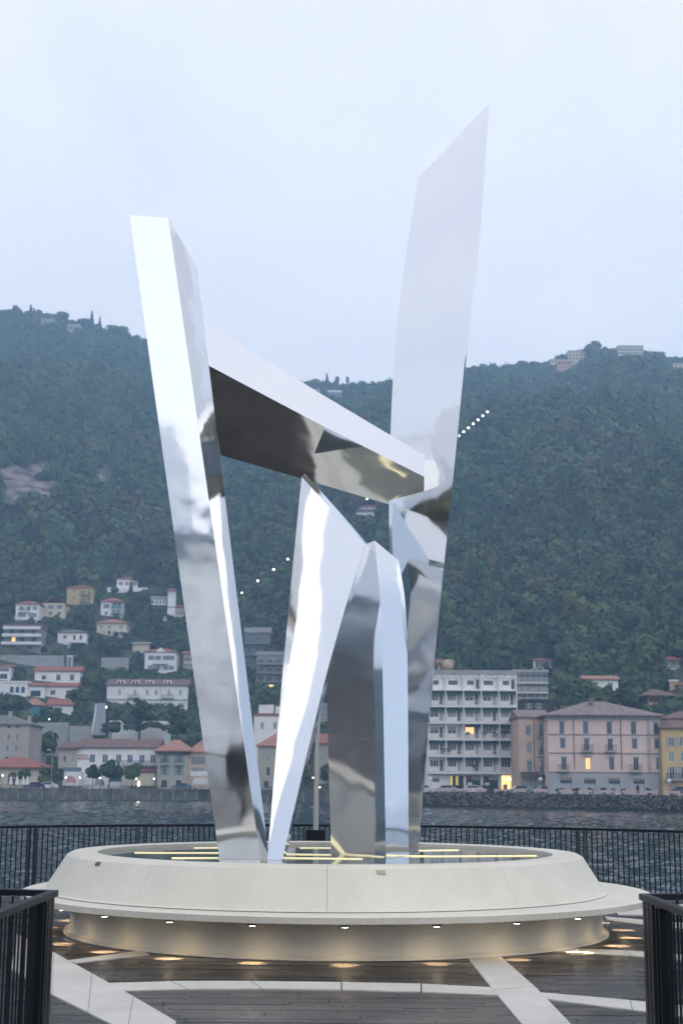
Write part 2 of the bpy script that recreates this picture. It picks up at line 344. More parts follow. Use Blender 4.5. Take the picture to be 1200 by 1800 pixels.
# ---------------------------------------------------------------- buildings
HOUSES = []
OCC = []      # pixel boxes of things that trees must not hide
def win_parts(par, x, z, w, h, style, rec=.14):
    """one window of a facade at local (x, z) centre; pane and frame sub-parts"""
    kind = style.get('kind', 'plain'); fr = style.get('frame', FRAMEW); gl = style.get('glass', GLASS)
    key = ('win', round(w, 2), round(h, 2), kind, fr.name)
    def mk():
        mb = MB(); t = .07; y0, y1 = .02, .10
        mb.box(-w/2, -w/2+t, y0, y1, -h/2, h/2).box(w/2-t, w/2, y0, y1, -h/2, h/2).box(-w/2+t, w/2-t, y0, y1, -h/2, -h/2+t).box(-w/2+t, w/2-t, y0, y1, h/2-t, h/2)
        nm = 3 if kind == 'triple' else 2
        for i in range(1, nm):
            xc = -w/2+w*i/nm; mb.box(xc-.05, xc+.05, y0+.01, y1-.01, -h/2+t, h/2-t)
        return mb.mesh('window_frame', fr)
    f = link('window', shared(key, mk), par, (x, rec-.1, z))
    if kind == 'closed':
        p = link('shutter', shared(('clos', round(w, 2), round(h, 2), style['shut'].name), lambda: slats(w-.1, h-.1, style['shut'])), f, (0, .02, 0))
    else:
        p = link('pane', shared(('pane', round(w, 2), round(h, 2), gl.name), lambda: MB().box(-w/2+.06, w/2-.06, .055, .075, -h/2+.06, h/2-.06).mesh('pane', gl)), f)
    if kind == 'shutters':
        sw = w*.55
        for s in (-1, 1):
            link('shutter', shared(('shut', round(sw, 2), round(h, 2), style['shut'].name), lambda: slats(sw, h, style['shut'])), par, (x+s*(w/2+sw/2+.02), -.06, z))
    if kind == 'half':   # roller blind half way down
        link('roller_blind', shared(('rb', round(w, 2), round(h, 2)), lambda: MB().box(-w/2+.05, w/2-.05, .0, .05, h*.0, h/2-.05).mesh('roller_blind', SHUTG)), f, (0, 0, 0))
def slats(w, h, m):
    mb = MB(); mb.box(-w/2, w/2, .02, .05, -h/2, h/2); n = max(3, int(h/.22))
    for i in range(n):
        z = -h/2+h*(i+.5)/n; mb.box(-w/2+.04, w/2-.04, 0, .03, z-h/n*.32, z+h/n*.2)
    return mb.mesh('shutter', m)
def facade(mb, W, H, D, holes, z0=-6, mi=0, dep=.2):
    xs = sorted({-W/2, W/2, *[a for a, _, _, _ in holes], *[b for _, b, _, _ in holes]})
    zs = sorted({z0, H, *[c for _, _, c, _ in holes], *[d for _, _, _, d in holes]})
    for i in range(len(xs)-1):
        for j in range(len(zs)-1):
            xc = (xs[i]+xs[i+1])/2; zc = (zs[j]+zs[j+1])/2
            if any(a < xc < b and c < zc < d for a, b, c, d in holes): continue
            mb.quad((xs[i], 0, zs[j]), (xs[i+1], 0, zs[j]), (xs[i+1], 0, zs[j+1]), (xs[i], 0, zs[j+1]), mi)
    for a, b, c, d in holes:
        mb.quad((a, 0, c), (a, dep, c), (a, dep, d), (a, 0, d), mi).quad((b, dep, c), (b, 0, c), (b, 0, d), (b, dep, d), mi)
        mb.quad((a, 0, c), (b, 0, c), (b, dep, c), (a, dep, c), mi).quad((a, dep, d), (b, dep, d), (b, 0, d), (a, 0, d), mi)
        mb.quad((a, dep, c), (b, dep, c), (b, dep, d), (a, dep, d), mi)
    mb.quad((-W/2, D, z0), (-W/2, 0, z0), (-W/2, 0, H), (-W/2, D, H), mi).quad((W/2, 0, z0), (W/2, D, z0), (W/2, D, H), (W/2, 0, H), mi)
    mb.quad((W/2, D, z0), (-W/2, D, z0), (-W/2, D, H), (W/2, D, H), mi).quad((-W/2, 0, H), (W/2, 0, H), (W/2, D, H), (-W/2, D, H), mi)
def roof(par, kind, W, H, D, rh, m, ov=.6, x0=0, y0=0, inset=None):
    mb = MB(); a, b = x0-W/2-ov, x0+W/2+ov; c, d = y0-ov, y0+D+ov; t = .22
    if kind == 'flat':
        mb.box(a, b, c, d, H+.003, H+rh)
    elif kind == 'hip':
        mb.box(a, b, c, d, H+.003, H+t)
        k = min((d-c)/2, (b-a)/2*.85) if inset is None else inset; my = (c+d)/2
        p = [(a, c, H+t), (b, c, H+t), (b, d, H+t), (a, d, H+t)]; q = [(a+k, my, H+t+rh), (b-k, my, H+t+rh)]
        mb.poly([p[0], p[1], q[1], q[0]]).poly([p[1], p[2], q[1]]).poly([p[2], p[3], q[0], q[1]]).poly([p[3], p[0], q[0]])
    elif kind == 'side':      # ridge runs along the front
        mb.box(a, b, c, d, H+.003, H+t); my = (c+d)/2
        mb.quad((a, c, H+t), (b, c, H+t), (b, my, H+t+rh), (a, my, H+t+rh)).quad((b, d, H+t), (a, d, H+t), (a, my, H+t+rh), (b, my, H+t+rh))
        mb.poly([(b, c, H+t), (b, d, H+t), (b, my, H+t+rh)]).poly([(a, d, H+t), (a, c, H+t), (a, my, H+t+rh)])
    elif kind == 'gable':     # gable faces the lake
        mb.poly([(a, c, H), (x0, c, H+rh), (x0, d, H+rh), (a, d, H)]).poly([(x0, c, H+rh), (b, c, H), (b, d, H), (x0, d, H+rh)])
        mb.poly([(a, c, H-t), (x0, c, H+rh-t), (x0, c, H+rh), (a, c, H)]).poly([(x0, c, H+rh-t), (b, c, H-t), (b, c, H), (x0, c, H+rh)])
        mb.poly([(a, d, H-t), (x0, d, H+rh-t), (x0, c, H+rh-t), (a, c, H-t)]).poly([(x0, d, H+rh-t), (b, d, H-t), (b, c, H-t), (x0, c, H+rh-t)])
    o = mb.obj('roof', m, par)
    return o
def balcony(par, x, z, w, dep=1.0, m=SLAB, rail='bars', hr=1.0, rm=IRON):
    link('balcony_slab', shared(('bs', round(w, 2), dep, m.name), lambda: MB().box(-w/2, w/2, -dep, -.003, -.2, 0).mesh('balcony_slab', m)), par, (x, 0, z))
    if rail == 'bars':
        def mk():
            mb = MB(); mb.box(-w/2, w/2, -dep, -dep+.05, hr-.06, hr); mb.box(-w/2, -w/2+.04, -dep, 0, hr-.06, hr).box(w/2-.04, w/2, -dep, 0, hr-.06, hr)
            n = max(4, int(w/.16))
            for i in range(n+1): xx = -w/2+.02+(w-.04)*i/n; mb.box(xx-.02, xx+.02, -dep+.01, -dep+.04, 0, hr)
            return mb.mesh('balcony_railing', rm)
        link('balcony_railing', shared(('br', round(w, 2), dep, hr, rm.name), mk), par, (x, 0, z))
    elif rail == 'panel':
        link('parapet', shared(('bp', round(w, 2), dep, hr, rm.name), lambda: MB().box(-w/2, w/2, -dep-.02, -dep+.08, .06, hr).box(-w/2, -w/2+.08, -dep+.08, 0, .06, hr).box(w/2-.08, w/2, -dep+.08, 0, .06, hr).mesh('parapet', rm)), par, (x, 0, z))
def chimney(rf, x, y, z, m=None, w=.7, h=1.6):
    rf_ = link('chimney', shared(('ch', w, h, (m or BEIGE).name), lambda: MB().box(-w/2, w/2, -w/2, w/2, -1.5, h).box(-w/2-.1, w/2+.1, -w/2-.1, w/2+.1, h, h+.15).mesh('chimney', m or BEIGE)), rf, (x, y, z))
def building(name, label, x0, x1, yb, ye, yt, wall, rf=('hip', ROOFR), d=None, depth=9, rows=None, rot=0, ov=.5, cat='house', group=None, z0=-6):
    """x0,x1 facade sides, yb foot, ye eave, yt ridge (photograph pixels); rows = [(zfrac, n or [xfracs], w, h, style)]"""
    pm = (x0+x1)/2
    if d is None: d = hit(pm, yb)
    a, b_ = at(x0, yb, d), at(x1, yb, d); W = abs(b_.x-a.x); base = at(pm, yb, d); H = at(pm, ye, d).z-base.z
    rt = max(.3, (at(pm, yt, d).z-base.z-H)*1.0)
    th = thing(name, label, cat, base, R(rot), group)
    th['_W'] = W; th['_H'] = H
    OCC.append((x0-3, x1+3, yt-2, yb, d)); HOUSES.append((name.replace('_', ' '), pm, (yb+ye)/2))
    holes = []; wins = []
    for (zf, xs, w_, h_, st) in (rows or []):
        if isinstance(xs, int): xs = [(i+.5)/xs for i in range(xs)]
        for q in xs:
            x = -W/2+W*q; z = H*zf; hh = min(h_, H*.9)
            holes.append((x-w_/2, x+w_/2, z-hh/2, z+hh/2)); wins.append((x, z, w_, hh, st))
    mb = MB(); facade(mb, W, H, depth, holes, z0); mb.obj('wall', wall, th)
    for q in wins: win_parts(th, *q[:4], q[4])
    r_ = None
    if rf:
        if rf[0] == 'hip': kk = min((depth+2*ov)/2, (W+2*ov)/2*.85)
        r_ = roof(th, rf[0], W, H, depth, rt, rf[1], ov if rf[0] != 'flat' else .25)
    del th['_W'], th['_H']
    th_info = (th, W, H, r_, d, rt)
    return th_info
P = dict(kind='plain'); PD = dict(kind='plain', frame=FRAMED); PB = dict(kind='plain', glass=GLASSB)
SG = dict(kind='shutters', shut=SHUTG); SB = dict(kind='shutters', shut=SHUTB); SBR = dict(kind='shutters', shut=SHUTBR); SGR = dict(kind='shutters', shut=SHUTGR)
CL = dict(kind='closed', shut=SHUTG); CLB = dict(kind='closed', shut=SHUTB); CLBR = dict(kind='closed', shut=SHUTBR); TR = dict(kind='triple'); HF = dict(kind='half'); CLGR = dict(kind='closed', shut=SHUTGR)

# --- right shore: apartment block
DA = 262
th, W, H, rf, d, rt = building('apartment_block', 'white seven storey apartment block with stacked balconies and green awnings on the shore', 752, 909, 1389, 1186, 1178, WHITE, ('flat', SLABG), DA, 14, [], cat='apartment block', z0=-.1)
for ch in list(th.children):
    if ch.name.startswith('wall'): bpy.data.objects.remove(ch)
fl = H/6.98
holes = []; spec = []
bays = [-W/2+W*(i+.5)/5 for i in range(5)]; bw = W/5
styles = {1: [TR]*5, 2: [TR, TR, TR, CL, CL], 3: [HF, HF, dict(kind='triple', glass=LIT), TR, HF], 4: [HF, CL, CL, CL, CL], 5: [TR, dict(kind='triple', glass=mat('brown_blind', (.3, .2, .17), .7)), HF, HF, TR]}
for k in range(1, 7):
    for i, x in enumerate(bays):
        if k < 6:
            spec.append((x-.45, fl*k+1.75, 1.55, 1.25 if k > 1 else 1.2, styles[k][i])); spec.append((x+.82, fl*k+1.25, .62, 2.2, PD if (i+k) % 2 else CL))
        else:
            spec.append((x-.2, fl*k+1.45, 1.7 if i in (1, 3) else 1.2, .8, dict(kind='plain', glass=GLASSB, frame=FRAMED)))
            if i in (2, 4): spec.append((x+1.05, fl*k+1.2, .55, 1.7, PD))
shops = [(bays[1]+.3, 2.5, 2.4, 'gold'), (bays[2]+.1, 2.6, 2.4, 'red'), (bays[3]+.05, 2.7, 2.4, 'purple'), (bays[4]+.1, 2.7, 2.5, 'lit')]
spec.append((bays[0]-.2, 1.75, 1.3, .8, TR))
holes = [(x-w/2, x+w/2, z-h/2, z+h/2) for x, z, w, h, s in spec]+[(x-w/2, x+w/2, .15, .15+h) for x, w, h, k in shops]
mb = MB(); facade(mb, W, H, 14, holes, -.1, 0, .35); mb.obj('wall', WHITE, th)
for q in spec: win_parts(th, *q)
SIGNR = mat('dark_red_panel', (.22, .03, .04), .6); SIGNP = mat('purple_panel', (.08, .02, .07), .6)
for x, w, h, k in shops:
    g = {'gold': GLASS, 'red': GLASS, 'purple': GLASS, 'lit': LITY}[k]
    s_ = MB().box(x-w/2, x+w/2, .2, .25, .15, .15+h).obj('shop_window', g, th)
    if k == 'lit':
        MB().box(x-w/2+.7, x+w/2-.4, .1, .16, 1.75, 2.25).obj('sign', mat('pale_lit_sign', (.8, .6, .5), .5, emit=(1, .75, .6), estr=1.5), s_)
        for q in (.3, .62): MB().box(x-w/2+w*q-.04, x-w/2+w*q+.04, .12, .2, .15, .15+h).obj('mullion', mat('brass', (.3, .2, .06), .5), s_)
    elif k == 'gold':
        for q in (.04, .45): MB().box(x-w/2+w*q, x-w/2+w*(q+.17), .12, .19, .9, .1+h).obj('lit_curtain', mat('lit_curtain', (.5, .4, .1), .7, emit=(1, .75, .2), estr=.5), s_)
        for q in (0, .25, .5, .75, .98): MB().box(x-w/2+w*q, x-w/2+w*q+.06, .08, .115, .15, .15+h).obj('mullion', SHUTBR, s_)
    else:
        MB().box(x-w/2+.05, x-w/2+.85, .1, .18, 1.75, .1+h).obj('sign', SIGNR if k == 'red' else SIGNP, s_)
        MB().box(x-w/2+1.0, x+w/2-.1, .1, .18, 1.8, .1+h).obj('shop_blind', SHUTG, s_)
        MB().box(x-w/2+.3, x-w/2+1.1, .1, .16, .6, 1.4).obj('poster', FRAMEW, s_)
for k in range(1, 7):
    z = fl*k+.12
    link('balcony_slab', shared(('abs',), lambda: MB().box(-W/2, W/2, -1.25, -.003, -.22, 0).mesh('balcony_slab', SLAB)), th, (0, 0, z))
    if k < 6:
        for i, x in enumerate(bays):
            low = (i+k) % 3
            if k in (3, 2, 1) and low != 1 or k in (4, 5): pass
            link('balcony_railing', shared(('abr', k == 6), lambda: (lambda m_: [m_.box(-bw/2+.1, bw/2-.1, -1.22, -1.18, .9, .95), [m_.box(-bw/2+.12+j*.19, -bw/2+.14+j*.19, -1.21, -1.19, 0, .9) for j in range(16)], m_.box(-bw/2+.1, bw/2-.1, -1.21, -1.19, .04, .3)] and m_)(MB()).mesh('balcony_railing', FRAMEW)), th, (x, 0, z))
            if (k, i) in ((5, 0), (5, 1), (5, 2), (5, 3), (5, 4), (4, 1), (4, 2), (4, 3), (4, 4), (3, 2), (3, 3), (3, 4), (2, 0), (2, 1), (2, 2), (2, 3), (2, 4), (1, 1), (1, 2), (1, 3), (1, 4), (4, 0)):
                am = AWN if k >= 4 else AWNB
                link('awning', shared(('aw', am.name), lambda: MB().poly([(-bw/2+.12, -.05, .42), (bw/2-.12, -.05, .42), (bw/2-.12, -.75, .1), (-bw/2+.12, -.75, .1)]).box(-bw/2+.12, bw/2-.12, -.79, -.75, -.05, .1).mesh('awning', am)), th, (x, 0, z+fl-.75))
    for i in range(6):
        x = -W/2+W*i/5
        if k < 7: link('balcony_divider', shared(('adv', k == 6), lambda: MB().box(-.09, .09, -1.15 if k < 6 else -.9, -.003, 0, fl-.24).mesh('balcony_divider', SLAB)), th, (x, 0, z))
LEAF_POTS = [(1, 2, .3), (3, 2, -.9), (3, 3, -1.2), (3, 3, .9), (3, 4, -.9), (2, 1, -1.3), (2, 0, 1.1), (3, 4, .8)]
# penthouse parapet
for i in range(14): MB().box(-W/2+.3+i*1.17, -W/2+1.0+i*1.17, -.35, -.25, -.55, -.1).obj('roof_panel', SLAB, th, (0, 0, H))

# --- palazzo
d = 243
th, W, H, rf, d, rt = building('pink_palazzo', 'large pale pink palazzo with hipped old tile roof and iron balconies on the shore', 965, 1163, 1396, 1259, 1231, PINK, ('hip', ROOFO), d, 16, [], cat='palazzo', z0=-.1, ov=.9)
for ch in list(th.children):
    if ch.name.startswith('wall'): bpy.data.objects.remove(ch)
fx = lambda X: -W/2+W*(X-262)/(1045-262); fz = lambda Y: H*(1060-Y)/(1060-515)
spec = []
for i, X in enumerate((358, 525, 690, 860, 1018)):
    spec += [(fx(X), fz(598), .85, 2.0, dict(kind='plain', glass=GLASSB if i < 2 else GLASS, frame=SHUTB)), (fx(X+4), fz(708 if i not in (1, 2) else 716), .85, 1.6 if i not in (1, 2) else 1.95, dict(kind='plain', glass=GLASSB if i != 2 else GLASS, frame=SHUTB)),
             (fx(X+10), fz(848), .85, 2.0, dict(kind='plain', glass=LIT if i == 1 else (GLASS if i == 3 else GLASSB), frame=SHUTB if i != 4 else FRAMEW))]
arch = [(fx(378), 1.9), (fx(545), 1.9), (fx(715), 1.9), (fx(885), 1.9)]
zg = fz(918)
holes = [(x-w/2, x+w/2, z-h/2, z+h/2) for x, z, w, h, s in spec]+[(x-w/2, x+w/2, .1, 2.55) for x, w in arch]+[(fx(1035)-.3, fx(1035)+.3, .1, 2.5)]
mb = MB(); facade(mb, W, H, 16, holes, -.1, 0, .3); mb.obj('wall', PINK, th)
for q in spec: win_parts(th, *q)
# grey ashlar facing of the ground floor, built round the shop openings
cuts = sorted([(x-w/2, x+w/2) for x, w in arch]+[(fx(1035)-.3, fx(1035)+.3)]); xx = -W/2-.03; segs = []
for a, b_ in cuts: segs.append((xx, a)); xx = b_
segs.append((xx, W/2+.03))
nz_ = 8
for (a, b_) in segs:
    if b_-a < .1: continue
    for j in range(nz_):
        z0_, z1_ = zg*j/nz_, zg*(j+1)/nz_-.03
        MB().box(a+.01, b_-.01, -.07, -.003, z0_, z1_).obj('stone_course', STONEG, th)
for (a, b_) in cuts: MB().box(a+.01, b_-.01, -.07, -.003, 2.56, zg-.03).obj('stone_lintel', STONEG, th)
for i, (x, w_) in enumerate(arch):
    s_ = MB().box(x-w_/2+.02, x+w_/2-.02, .18, .24, .1, 2.5).obj('shop_window', mat('pale_shop_glass', (.38, .40, .43), .15), th)
    MB().box(x-w_/2+.04, x+w_/2-.04, .05, .17, 1.8, 2.3).obj('shop_awning', FRAMED, s_)
    MB().box(x-.04, x+.04, .12, .17, .1, 1.8).obj('mullion', SHUTG, s_)
    am = MB()
    pts = [(x+w_/2*math.cos(t_), 2.62+.45*math.sin(t_)) for t_ in [PI*k/8 for k in range(9)]]
    am.poly([(p, -.09, q) for p, q in pts]); am.obj('arch_panel', TANW if i in (0, 2) else STONEG, th)
for Y, t_ in ((645, .12), (775, .14), (915, .2)): MB().box(-W/2-.04, W/2+.04, -.12, -.075 if Y == 915 else -.003, fz(Y)-t_/2+(.12 if Y == 915 else 0), fz(Y)+t_/2+(.12 if Y == 915 else 0)).obj('string_course', mat('weathered_trim', (.22, .19, .18), .9), th)
MB().box(-W/2-.3, W/2+.3, -.35, -.003, H-.45, H-.02).obj('cornice', mat('cornice_grey', (.30, .32, .33), .9), th)
for X in (440, 770): MB().tube((fx(X), -.08, fz(890)), (fx(X), -.08, H-.45), .06).obj('downpipe', SHUTBR, th)
for k in range(18): MB().box(fx(962)-.25-(k % 2)*.08, fx(962)+.25+(k % 2)*.08, -.04, -.003, zg+.25+k*(H-zg-.9)/18, zg+.25+(k+.9)*(H-zg-.9)/18).obj('quoin', STONEG, th)
for X, Y in ((525, 760), (690, 760), (358, 900), (860, 900)): balcony(th, fx(X+4), fz(Y), 1.9, .9, SLABG)
for (x, z, w_, h_, s) in spec: MB().box(x-w_/2-.2, x+w_/2+.2, -.06, -.004, z+h_/2+.05, z+h_/2+.22).obj('window_lintel', STONEG, th)
for X in (445, 537, 695): 
    o = MB().box(-.4, .4, -.3, .3, 0, .1).obj('skylight', FRAMEW, rf, (fx(X), 2.8, H+.22+rt*.37)); o.rotation_euler = (math.atan(rt/8.9), 0, 0)
chimney(rf, fx(605), 5.5, H+rt*.6, ROOFO); chimney(rf, fx(400), 5, H+rt*.3, ROOFO, .5, 1)

# --- peach narrow building
th, W, H, rf, d, rt = building('peach_terrace_house', 'narrow peach building between the white apartment block and pink palazzo', 913, 966, 1391, 1262, 1247, PEACH, ('side', ROOFO), 249, 12, [(.83, [.31], .95, 1.9, CLB), (.83, [.78], .95, 2.2, CLB), (.59, [.33], .95, 1.9, CLGR), (.58, [.78], .95, 2.2, CLB), (.34, [.34], .95, 2.0, CLB), (.34, [.8], .95, 2.4, CLB)], cat='building', z0=-.1, ov=.3)
for zf in (.74, .49, .25): balcony(th, W*.29, H*zf, 1.7, .9, SLABG)
MB().tube((0, -.1, H*.25), (0, -.1, H), .05).obj('downpipe', SHUTBR, th)
MB().poly([(-W/2+.1, -.05, 3.3), (W/2-.1, -.05, 3.3), (W/2-.1, -1.8, 2.5), (-W/2+.1, -1.8, 2.5)]).box(-W/2+.1, W/2-.1, -1.84, -1.8, 2.3, 2.5).obj('shop_awning', FRAMED, th)
s_ = MB().box(-W/2+.5, W/2-.2, -.1, -.04, .1, 2.3).obj('shop_window', mat('pale_shop_glass', (.3, .3, .3), .15), th)
for i in range(7): MB().box(-W/2+.5+i*.7, -W/2+.56+i*.7, -.16, -.11, .1, 2.3).obj('mullion', FRAMED, s_)
# --- yellow building at the right edge
th, W, H, rf, d, rt = building('yellow_townhouse', 'yellow townhouse with grey shutters beside the pink palazzo at the right', 1165, 1235, 1397, 1281, 1266, YELLOW, ('side', ROOFB), 241, 12, [(.80, [.24, .53, .82], .8, 1.5, SG), (.57, [.24, .53, .82], .9, 1.6, CLGR), (.33, [.24, .53, .82], .8, 2.0, SG)], cat='building', z0=-.1, ov=.4)
balcony(th, -W*.2, H*.23, 3.2, .9, SLABG); MB().box(-W/2+1.0, -W/2+2.6, -.06, -.003, .1, 2.6).obj('garage_door', TANW, th)
building('red_roof_back_house', 'house with brown tiled hip roof right behind the yellow townhouse', 1172, 1250, 1285, 1264, 1250, YELLOW, ('hip', ROOFB), 262, 10, cat='house', z0=-20)
# --- behind right shore
th, W, H, *_ = building('black_clad_building', 'low black clad building behind the peach building roof', 918, 975, 1250, 1232, 1229, ROOFK, ('flat', ROOFK), 275, 8, [(.5, [.2, .5], 1.2, .9, P)], z0=-25, cat='building')
th, W, H, rf, d, rt = building('grey_balcony_apartments', 'grey stepped apartments with long balconies beside the white block roof', 903, 962, 1236, 1182, 1177, GREYW, ('flat', SLABG), 305, 10, [(.82, 6, 1.0, 1.5, PD), (.5, 6, 1.0, 1.6, P), (.2, 5, 1.0, 1.6, PD)], cat='apartment block', z0=-25)
for zf in (.02, .34, .66): balcony(th, 0, H*zf, W, 1.4, SLAB, 'bars', 1.0, FRAMEW)
building('white_villa', 'small white villa with red hip roof above the grey stepped apartments', 937, 971, 1179, 1161, 1156, WHITE, ('hip', ROOFP), None, 8, [(.62, [.3, .8], .9, 1.6, SBR), (.15, [.4, .7], .9, 1.2, P)])
building('white_low_house', 'white low house with orange tile roof among trees above the pink palazzo', 1028, 1086, 1212, 1195, 1187, WHITE, ('side', ROOFP), 330, 8, [(.45, [.75], 1.2, 1.2, P), (.45, [.1], .8, 1.2, P)], z0=-20)
th, W, H, *_ = building('yellow_hip_roof_villa', 'yellow villa with wide brown hip roof behind the pink palazzo', 1137, 1176, 1240, 1224, 1211, YELLOW, ('hip', ROOFB), 320, 9, [(.5, [.15, .35, .6, .85], 1.0, 1.6, SBR)], z0=-20, ov=1.6)
MB().box(-W/2, W/2*.2, -1.3, -.003, -1.5, .6).obj('terrace_wall', TANW, th)
th, W, H, *_ = building('stone_villa', 'tan villa with red roof high among trees at the right edge', 1166, 1194, 1178, 1160, 1151, TANW, ('hip', mat('pinkish_tiles', (.34, .12, .12), .8, var=.3, scale=1)), None, 8, [(.55, [.35, .8], .8, 1.5, SBR)])
balcony(th, .3, 0.2, W*.8, 1.0, SLAB, 'bars', 1, FRAMEW)
building('yellow_tower_house', 'tall narrow yellow tower house below the tan villa', 1177, 1191, 1224, 1198, 1195, OCHRE, ('flat', SLAB), 335, 5, [(1.05, [.3, .7], .5, .6, P)], z0=-20)
building('pink_roof_house', 'small tan house with pinkish roof beside the yellow tower house', 1192, 1215, 1222, 1205, 1199, TANW, ('hip', ROOFR), 333, 7, [(.5, [.3, .7], .8, 1.2, SBR)], z0=-20)
th, W, H, *_ = building('peach_penthouse', 'peach rooftop house with brown tiles behind the white apartment block', 758, 796, 1180, 1167, 1157, PEACH, ('side', ROOFB), 300, 8, [(.4, [.2, .5], .8, 1.3, PD)], z0=-25)
MB().ball((W*.25, -.6, H*.7), 1.3, 12, 8).obj('round_dormer', TANW, th)

# --- left shore
th, W, H, rf, d, rt = building('grey_villa_block', 'tall grey beige four storey building with grey hip roof at the left edge', -60, 49, 1345, 1274, 1256, BEIGE, ('hip', ROOFG), 318, 14, [(.70, [.1, .3, .5, .67, .81], .75, 1.6, CLB), (.42, [.1, .3, .5, .66, .80], .75, 1.6, CLB), (.13, [.1, .3, .5, .66, .80], .75, 1.4, PD), (.95, [.3, .5, .67, .81], .7, .45, PD)], cat='building', z0=-6)
chimney(rf, W*.1, 5, H+1.5); chimney(rf, W*.43, 4, H+.5)
th, W, H, rf, d, rt = building('red_roof_boathouse', 'cream boathouse with low red hip roof and arched doorway at the left shore', -35, 73, 1381, 1350, 1331, CREAM, ('hip', ROOFR), 300, 12, [(.42, [.1, .3], 1.0, 1.6, P)], cat='building', z0=-1, ov=.9)
xa = W*.02+(20-19)/2500*300
am = MB(); am.poly([(-1.0, -.03, .1)]+[(1.0*math.cos(PI-t_), -.03, 1.9+.9*math.sin(t_)) for t_ in [PI*k/10 for k in range(11)]]+[(1.0, -.03, .1)]); am.obj('arched_door', SHUTBR, th, (xa, 0, 0))
MB().box(-.8, .8, -.16, -.06, 1.5, 1.65).obj('awning', FRAMEW, th, (xa, 0, 0))
# hotel
th, W, H, rf, d, rt = building('hotel', 'long white hotel with red sign on its wall and brown roof on the left shore', 134, 275, 1381, 1315, 1299, WHITE, ('side', ROOFB), 306, 11, [(.72, [.19, .35, .52, .66, .81, .95], 1.15, 1.7, PB), (.33, [.19, .35, .52], 1.1, 1.3, P)], cat='hotel', z0=-1)
for X in (.66,): balcony(th, -W/2+W*.78, H*.55, W*.44, .8, SLABG, 'bars', .9)
MB().poly([(W*.1, -.05, H*.5), (W*.5, -.05, H*.5), (W*.5, -2.4, H*.38), (W*.1, -2.4, H*.38)]).box(W*.1, W*.5, -2.44, -2.4, H*.34, H*.38).obj('veranda_roof', mat('dark_red_sheet', (.14, .05, .055), .7), th)
MB().box(W*.1, W*.5, -2.3, -2.2, 0, H*.34).obj('veranda_wall', CREAM, th)
SR = mat('sign_red', (.42, .07, .06), .6)
sign = thing('hotel_sign', 'dark red lettering reading hotel on the white hotel wall', 'sign', (0, 0, 0)); sign.location = th.location
for txt, z in (('HOTEL', .765), ("MARCO'S", .685)):
    cu = bpy.data.curves.new('letters', 'FONT'); cu.body = txt; cu.size = .66; cu.extrude = .03; cu.offset = .006; cu.space_character = 1.1 if z > .7 else .85
    o = bpy.data.objects.new('lettering', cu); C.objects.link(o); o.parent = sign; o.rotation_euler = (PI/2, 0, 0); o.location = (-W/2+.15, -.06, H*z); cu.materials.append(SR)
# (turned into meshes so that each line is a plain part)
bpy.context.view_layer.update()
for o in [c for c in sign.children]:
    me_ = bpy.data.meshes.new_from_object(o.evaluated_get(bpy.context.evaluated_depsgraph_get())); n_ = link('lettering', me_, sign, o.location); n_.rotation_euler = o.rotation_euler; bpy.data.objects.remove(o)
for q in (.16, .42, .7): chimney(rf, -W/2+W*q, 3.5, H+rt*.5, BEIGE, .5, .9)
th, W, H, rf, d, rt = building('hotel_wing', 'beige low wing with brown shutters at the left end of the white hotel', 101, 133.4, 1381, 1316, 1304, BEIGE, ('hip', ROOFB), 305.5, 9, [(.72, [.35], .75, 1.5, CLBR), (.36, [.32], .75, 1.5, CLBR), (.72, [.78], .75, 1.5, CLGR)], cat='building', z0=-1, ov=.7)
MB().box(-W*.1, W*.9, -2.6, -.3, 0, 2.9).obj('terrace_block', SLAB, th)
MB().box(-W*.1, W*.9, -2.62, -2.56, 2.92, 3.8).obj('terrace_railing', SHUTB, th)
th, W, H, rf, d, rt = building('corner_house', 'beige corner house with faded orange hip roof and two iron balconies beside the hotel', 275.5, 330, 1384, 1321, 1301, wallm('greenish_render', (.40, .40, .34)), ('hip', ROOFP), 302, 12, [(.80, [.24, .70], .95, 1.7, SGR), (.46, [.24, .70], .9, 2.0, SGR), (.1, [.24, .70], 1.1, 1.5, PD)], cat='house', z0=-1, ov=.8)
for q in (.24, .7): balcony(th, -W/2+W*q, H*.65, 1.7, .9, SLABG)
MB().box(-W/2-.5, W/2+.5, -.6, -.003, H-.5, H-.02).obj('eave', mat('dark_eave', (.03, .025, .03), .8), th)
building('pink_side_house', 'pink house front with green shutters partly behind the left steel pylon', 330.5, 372, 1384, 1323, 1302, PEACH, ('hip', ROOFP), 303, 12, [(.77, [.26, .55, .9], .6, 1.7, SB), (.45, [.26, .55, .9], .6, 1.7, SGR)], cat='house', z0=-1, ov=.5)
